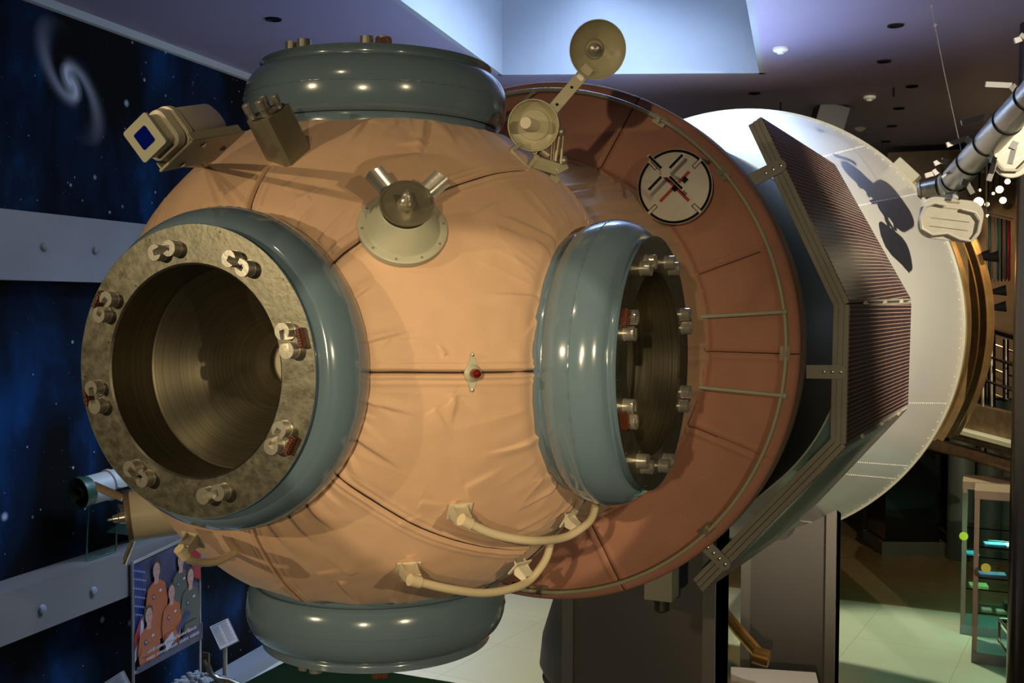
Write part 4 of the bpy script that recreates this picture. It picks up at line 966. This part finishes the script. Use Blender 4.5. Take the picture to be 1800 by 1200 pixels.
for i, (p0, p1, p2) in enumerate([((1785, 158), (1778, 150), (1732, 148)), ((1737, 212), (1730, 205), (1690, 216)), ((1706, 250), (1698, 243), (1664, 255)), ((1742, 280), (1750, 282), (1738, 318)), ((1690, 318), (1700, 322), (1710, 340)), ((1778, 262), (1785, 250), (1775, 288)), ((1665, 285), (1655, 282), (1642, 288)), ((1648, 300), (1640, 305), (1626, 309)), ((1800, 62), (1795, 68), (1783, 72))]):
    t = MB(); dpt = 8.0-.006*(p0[0]-1672); nn = CAMP-at(*p0, dpt); bar(t, at(*p0, dpt), at(*p1, dpt), .045, .03, nn); bar(t, at(*p1, dpt), at(*p2, dpt), .036, .015, nn); t.build('fin_bracket', M['bracket_grey'], bo, smooth=0)
for p0_, p1_ in (((1703, 295), (1728, 300)), ((1655, 312), (1672, 300)), ((1660, 340), (1676, 338))): t = MB(); t.cyl(at(*p0_, 8.1), at(*p1_, 8.1), .012); t.build('small_rod', M['craft_white'], bo)
# hanging speaker behind the cone
q = at(1456, 212, 13.6); t = MB(); t.box(q, (.38, .3, .38), (unit(V(.9, .4, -.25)), unit(V(-.4, .9, 0)), unit(V(.25, .1, .95)))); o = tag(t.build('hanging_speaker', mat('speaker_grey', (.05, .05, .06), .5), smooth=0, bevel=.01), 'dark grey box speaker hanging from the ceiling behind the white fairing', 'speaker')
t = MB(); t.cyl(q+V(0,0,.15), (q[0], q[1], ZC), .02); t.build('hanger', M['black'], o)
# spotlights in the far bay
for u, v, r_, lab in [(1720, 355, .07, 'brightest glowing spotlight, left of a close pair beyond the cream paddle'), (1735, 359, .035, 'glowing spotlight, right one of a close pair beyond the cream paddle'), (1757, 333, .055, 'glowing spotlight beside the dark column, under the silver boom'), (1763, 352, .05, 'flat glowing spotlight just above the hanging flags'),
                      (1771, 319, .04, 'narrow glowing spotlight closest to the dark column'), (1746, 340, .022, 'faint spotlight between the paddle and the dark column'), (1722, 334, .022, 'faint small spotlight above the brightest one'), (1736, 379, .02, 'tiny glowing lamp left of the hanging flags')]:
    q = at(u, v, 15.3+.23*((u*7+v) % 5)); d = unit(CAMP-q); o = thing('track_spotlight', q, lab, 'spotlight', 'far track spotlights'); t = MB(); t.rev([(r_*.5, -.16), (r_, -.04), (r_*1.1, .01), (r_, .005)], q, d, 20); t.build('housing', M['black'], o)
    t = MB(); t.rev([(r_*.95, 0), (.001, .004)], q, d, 20); t.build('bulb', M['lamp'], o)
    t = MB(); t.cyl(q-d*.12, (q[0]-d[0]*.12, q[1]-d[1]*.12, ZC), .008, n=6); t.build('hanger', M['black'], o)
t = MB(); t.tube([at(1700, 308, 16.2), at(1800, 283, 15.9)], .03, 8);  tag(t.build('lighting_track', M['pillar']), 'dark lighting track carrying the far spotlights', 'track')
t = MB(); t.add([at(1735, 395, 16), at(1780, 395, 16), at(1780, 330, 16.5), at(1735, 330, 16.5)], [(0, 1, 2, 3)]); 
# flags
t = MB(); t.cyl(at(1733, 372, 14.5), at(1780, 384, 14.5), .015); br_ = tag(t.build('banner_rail', M['pillar']), 'dark rail the striped banners hang from', 'rail'); t = MB(); t.cyl(at(1733, 376, 14.5), at(1733, 376, 14.5)*V(1,1,0)+V(0,0,ZC), .012); t.build('rail_hanger', M['pillar'], br_)
fl_ = [(1737, 1743, (.05, .12, .12)), (1743.5, 1751, (.30, .20, .13)), (1752, 1758, (.05, .16, .17)), (1759, 1762.5, (.02, .02, .03)), (1763, 1767.5, (.25, .17, .10)), (1768, 1771, (.02, .04, .10)), (1771.5, 1777, (.35, .02, .015))]
names = ['teal banner, leftmost of the hanging row', 'beige banner second from the left of the hanging row', 'blue-green banner in the middle of the hanging row', 'black banner right of the blue-green one', 'tan banner between the black and navy ones', 'narrow navy banner beside the red one', 'red banner, rightmost of the hanging row']
for (u0, u1, c_), nm in zip(fl_, names):
    t = MB(); K = 8; vs = []
    for i in range(K+1):
        u = u0+.35+(u1-u0-.7)*i/K; dz = .012*math.sin(i*1.6); vs += [at(u, 378+(u-1737)*.25, 14.5+dz), at(u, 492+3*math.sin(u), 14.5+dz)]
    t.add(vs, [(2*i, 2*i+1, 2*i+3, 2*i+2) for i in range(K)]); o = tag(t.build('hanging_banner', mat('banner_'+nm.split()[0], c_, .7, var=.15)), nm, 'banner', 'banners hanging in the far bay'); s2 = o.modifiers.new('solid', 'SOLIDIFY'); s2.thickness = .006
# far bay wall with warm colour
t = MB(); a, b = at(1560, 300, 17), at(1900, 300, 16.0); t.poly([V(a[0], a[1], -1.2), V(b[0], b[1], -1.2), V(b[0], b[1], 2.6), V(a[0], a[1], 2.6)], (0, .1, 0)); struct(t.build('wall_far', mat('brown_wall', (.16, .11, .07), .6, var=.2), smooth=0))
spot(tuple(at(1730, 320, 14.6)), tuple(at(1745, 480, 15.5)), 120, (1, .62, .25), 100)
# column at right
q = at(1821, 600, 9.6); t = MB(); t.cyl((q[0], q[1], ZF), (q[0], q[1], ZC), .185, n=40); tag(t.build('round_column', mat('column_paint', (.028, .024, .024), .25, coat=.3)), 'dark glossy round column at the right edge of the picture', 'column')
# walkway with railing
wk = thing('footbridge', at(1740, 790, 13.3), 'steel footbridge with tubular railing passing behind the fairing at the right', 'footbridge')
def wp(u, v): return at(u, v, 14.2-(u-1640)*.009)
t = MB(); t.tube([wp(1630, 778), wp(1700, 795), wp(1830, 835)], .085, 12); t.tube([wp(1640, 755), wp(1830, 800)], .06, 12); t.build('beam', M['wood'], wk)
t = MB(); bar(t, wp(1650, 728), wp(1830, 775), .12, .5, (0, 0, 1)); t.build('deck', M['wood'], wk, smooth=0)
t = MB(); bar(t, wp(1665, 745), wp(1830, 788), .5, .05, (0, 0, 1)); t.build('deck_edge', mat('deck_stone', (.30, .27, .22), .4), wk, smooth=0)
t = MB(); bar(t, wp(1703, 567), wp(1830, 606), .13, .06, CU); t.build('handrail', M['steel_rail'], wk, smooth=0, bevel=.01)
t = MB(); t.cyl(wp(1728, 580), wp(1728, 815), .042, n=16); t.build('baluster', M['steel_rail'], wk)
t = MB(); t.cyl(at(1743, 588, 14.4), at(1743, 745, 14.4), .05, n=16); t.build('baluster', M['steel_rail'], wk)
t = MB(); t.cyl(at(1768, 596, 14.8), at(1768, 700, 14.8), .04, n=16); t.build('baluster', M['steel_rail'], wk)
for i, v in enumerate((624, 668, 712)):
    t = MB(); t.tube([wp(1731, v), wp(1830, v+36)], .015, 8); t.build('rail_bar', M['steel_rail'], wk)
    t = MB(); t.tube([at(1712, v-2, 14.6), at(1800, v+18, 14.3)], .012, 8); t.build('rail_bar', M['steel_rail'], wk)
    t = MB(); t.tube([at(1750, v-18, 15), at(1830, v+12, 14.6)], .014, 8); t.build('rail_bar', M['steel_rail'], wk)
# glass showcases
def showcase(px, hgt, label, items, glow):
    q = on_plane(*px, 2, ZF); x0, y0 = q[0], q[1]; w_, d_ = 1.1, .55
    o = thing('glass_showcase', (x0+w_/2, y0+d_/2, ZF), label, 'showcase', 'tall glass showcases by the column')
    t = MB(); t.box((x0+w_/2, y0+d_/2, ZF+.06), (w_, d_, .12)); t.build('base', M['wall_grey'], o, smooth=0, bevel=.005)
    t = MB(); t.box((x0+w_/2, y0+d_/2, ZF+hgt-.05), (w_, d_, .10)); t.build('top', M['case_frame'], o, smooth=0, bevel=.005)
    for sx in (0, 1):
        for sy in (0, 1): t = MB(); t.box((x0+.03+sx*(w_-.06), y0+.03+sy*(d_-.06), ZF+hgt/2), (.05, .05, hgt-.2)); t.build('corner_post', M['case_frame'], o, smooth=0)
    t = MB(); t.box((x0+w_/2, y0+.005, ZF+hgt/2), (w_-.12, .008, hgt-.2)); t.build('front_glass', M['glass'], o, smooth=0)
    t = MB(); t.box((x0+.005, y0+d_/2, ZF+hgt/2), (.008, d_-.12, hgt-.2)); t.build('side_glass', M['glass'], o, smooth=0)
    for z in (.55, .95, 1.3): 
        t = MB(); t.box((x0+w_/2, y0+d_/2+.02, ZF+z), (w_-.12, d_-.12, .012)); t.build('shelf', M['acrylic'], o, smooth=0)
    l = bpy.data.lights.new('case_lamp', 'AREA'); l.energy = glow; l.color = (.35, 1, .72); l.size = .5
    lo = bpy.data.objects.new('showcase_lamp', l); COL.objects.link(lo); lo.location = (x0+w_/2, y0+d_/2, ZF+hgt-.12)
    for (dx, dy, dz, sx, sy, sz, c_, nm, lab) in items:
        b_ = MB(); b_.box((x0+dx, y0+dy, ZF+dz+.007+sz/2), (sx, sy, sz), (unit(V(1, .15, 0)), unit(V(-.15, 1, 0)), V(0, 0, 1)))
        tag(b_.build(nm, mat(nm+'_colour', c_, .5), smooth=0), lab, nm.replace('_', ' '))
    return x0, y0
showcase((1687, 1114), 1.88, 'rear glass showcase, mostly hidden behind the nearer one', [(.12, .2, .95, .14, .2, .02, (.05, .3, .5), 'blue_booklet', 'blue booklet on the middle shelf of the rear glass showcase'), (.2, .2, .55, .2, .2, .03, (.5, .5, .2), 'yellow_folder', 'yellow folder on the bottom shelf of the rear glass showcase')], 12)
x0, y0 = showcase((1707, 1164), 1.95, 'nearer glass showcase with lit green shelves beside the dark column',
         [(.22, .22, 1.3, .22, .16, .02, (.08, .2, .35), 'blue_booklet', 'light blue booklet on the top shelf of the nearer glass showcase'),
          (.42, .25, 1.3, .18, .2, .015, (.7, .75, .7), 'white_card', 'white card beside the blue booklet on the top shelf'),
          (.2, .25, .95, .28, .16, .02, (.10, .14, .4), 'navy_booklet', 'navy booklet on the middle shelf of the nearer glass showcase'),
          (.50, .22, .95, .22, .3, .02, (.03, .25, .15), 'green_folder', 'green folder on the middle shelf of the nearer glass showcase'),
          (.50, .20, .975, .2, .2, .01, (.7, .8, .75), 'paper_sheet', 'white paper sheet lying on the green folder'),
          (.15, .2, .55, .10, .12, .02, (.6, .6, .5), 'small_card', 'small card at the left of the bottom shelf'),
          (.30, .2, .55, .10, .12, .02, (.7, .7, .6), 'small_tag', 'small tag right of the small card on the bottom shelf'),
          (.45, .28, .55, .25, .15, .10, (.03, .03, .03), 'black_device', 'black device at the right of the bottom shelf')], 22)
t = MB(); q = V(x0+.52, y0+.3, ZF+1.31); t.poly([q, q+V(.10, 0, 0), q+V(.02, 0, .24)], (0, .01, 0), 0); t.poly([q+V(-.10, -.01, 0), q+V(0, -.01, 0), q+V(.02, -.01, .24)], (0, .01, 0), 1)
tag(t.build('small_flag', [mat('flag_red', (.5, .05, .04), .6), mat('flag_blue', (.10, .16, .4), .6)], smooth=0), 'small red, white and blue flag on the top shelf', 'flag')
for px, dp, lab in (((1733, 998), 11.9, 'yellow round badge in the nearer glass showcase'), ((1694, 942), 13.0, 'yellow round badge in the rear glass showcase')):
    q = at(*px, dp); t = MB(); t.rev([(.05, 0), (.05, .012), (.001, .012)], q, CAMP-q, 24); tag(t.build('yellow_badge', mat('badge_yellow', (.55, .5, .02), .4)), lab, 'badge', 'yellow round badges')
# table case lower right
q = on_plane(1757, 1090, 2, -3.0); o = thing('table_case', (q[0]+.5, q[1]-.4, ZF), 'low table showcase with chrome edges at the lower right corner', 'display case')
e0, e1, e2 = on_plane(1757, 1088, 2, -2.95), on_plane(1778, 1116, 2, -2.95), None; dr = unit(V(1, .05, 0))
t = MB(); t.poly([e0, e1, e1+dr*1.2, e0+dr*1.2], (0, 0, -.05)); t.build('glass_top', M['glass'], o, smooth=0)
t = MB(); t.poly([e0, e1, e1+dr*1.2, e0+dr*1.2], (0, 0, -.02)); o2 = t.build('tray', mat('case_cream', (.55, .55, .42), .4), o, smooth=0); o2.location.z -= .22
t = MB(); [t.tube([p_, p2], .014, 8) for p_, p2 in ((e0, e1), (e0, e0+dr*1.2), (e1, e1+dr*1.2), (e1-V(0,0,.22), e1+dr*1.2-V(0,0,.22)), (e0-V(0,0,.22), e1-V(0,0,.22)), (e1, e1-V(0,0,.24)), (e0, e0-V(0,0,.24)))]; t.build('metal_edge', M['steel_rail'], o)
t = MB(); t.poly([e0+dr*.2, e1+dr*.1, e1+dr*1.1, e0+dr*1.1], (0, 0, -.5)); o3 = t.build('base', M['pillar'], o, smooth=0); o3.location.z -= .25
# black tall cabinet far behind
q0, q1 = on_plane(1550, 977, 2, ZF), on_plane(1664, 978, 2, ZF); o = thing('dark_cabinet', (*((q0+q1)/2)[:2], ZF), 'tall black glass cabinet on a grey plinth far behind, right of the farther pillar', 'cabinet')
xx = unit(q1-q0); yy = V(-xx[1], xx[0], 0); wd = np.linalg.norm(q1-q0); c = (q0+q1)/2+yy*.5
t = MB(); t.box(c+V(0,0,.11), (wd, 1.0, .22), (xx, yy, V(0,0,1))); t.build('plinth', mat('grey_plinth', (.12, .12, .11), .4), o, smooth=0, bevel=.01)
t = MB(); t.box(c+V(0,0,1.5)-xx*.02, (wd*.84, .9, 2.56), (xx, yy, V(0,0,1))); t.build('glass_body', mat('black_glass', (.006, .008, .007), .06, coat=.5), o, smooth=0)
q = on_plane(1662, 985, 2, ZF); t = MB(); t.cyl((q[0]+.1, q[1]+1, ZF), (q[0]+.1, q[1]+1, .0), .10, n=20); tag(t.build('brown_post', mat('brown_post_paint', (.22, .12, .05), .4)), 'slim brown post right of the tall black cabinet', 'post')
for i, (u, lab) in enumerate(((1690, 'left grey-green curtain fold column behind the showcases'), (1740, 'middle grey-green curtain column behind the showcases'), (1775, 'right grey-green curtain column behind the showcases'))):
    q = at(u, 820, 17.0); t = MB(); t.cyl((q[0], q[1], ZF), (q[0], q[1], .2), .20, n=24); tag(t.build('grey_column', mat('grey_green_column', (.07, .085, .075), .5)), lab, 'column', 'grey-green columns in the dark background')
# far floor: its brown shade laid on as a thin darker sheet
a, b = on_plane(1300, 1055, 2, ZF), on_plane(1800, 1060, 2, ZF); t = MB(); t.poly([V(-4, a[1]+.6, ZF), V(9, a[1]+.6, ZF), V(9, 20.8, ZF), V(-4, 20.8, ZF)], (0, 0, .012)); struct(t.build('floor_rear_shade', mat('rear_floor_shade', (.20, .15, .075), .18, var=.1), smooth=0))
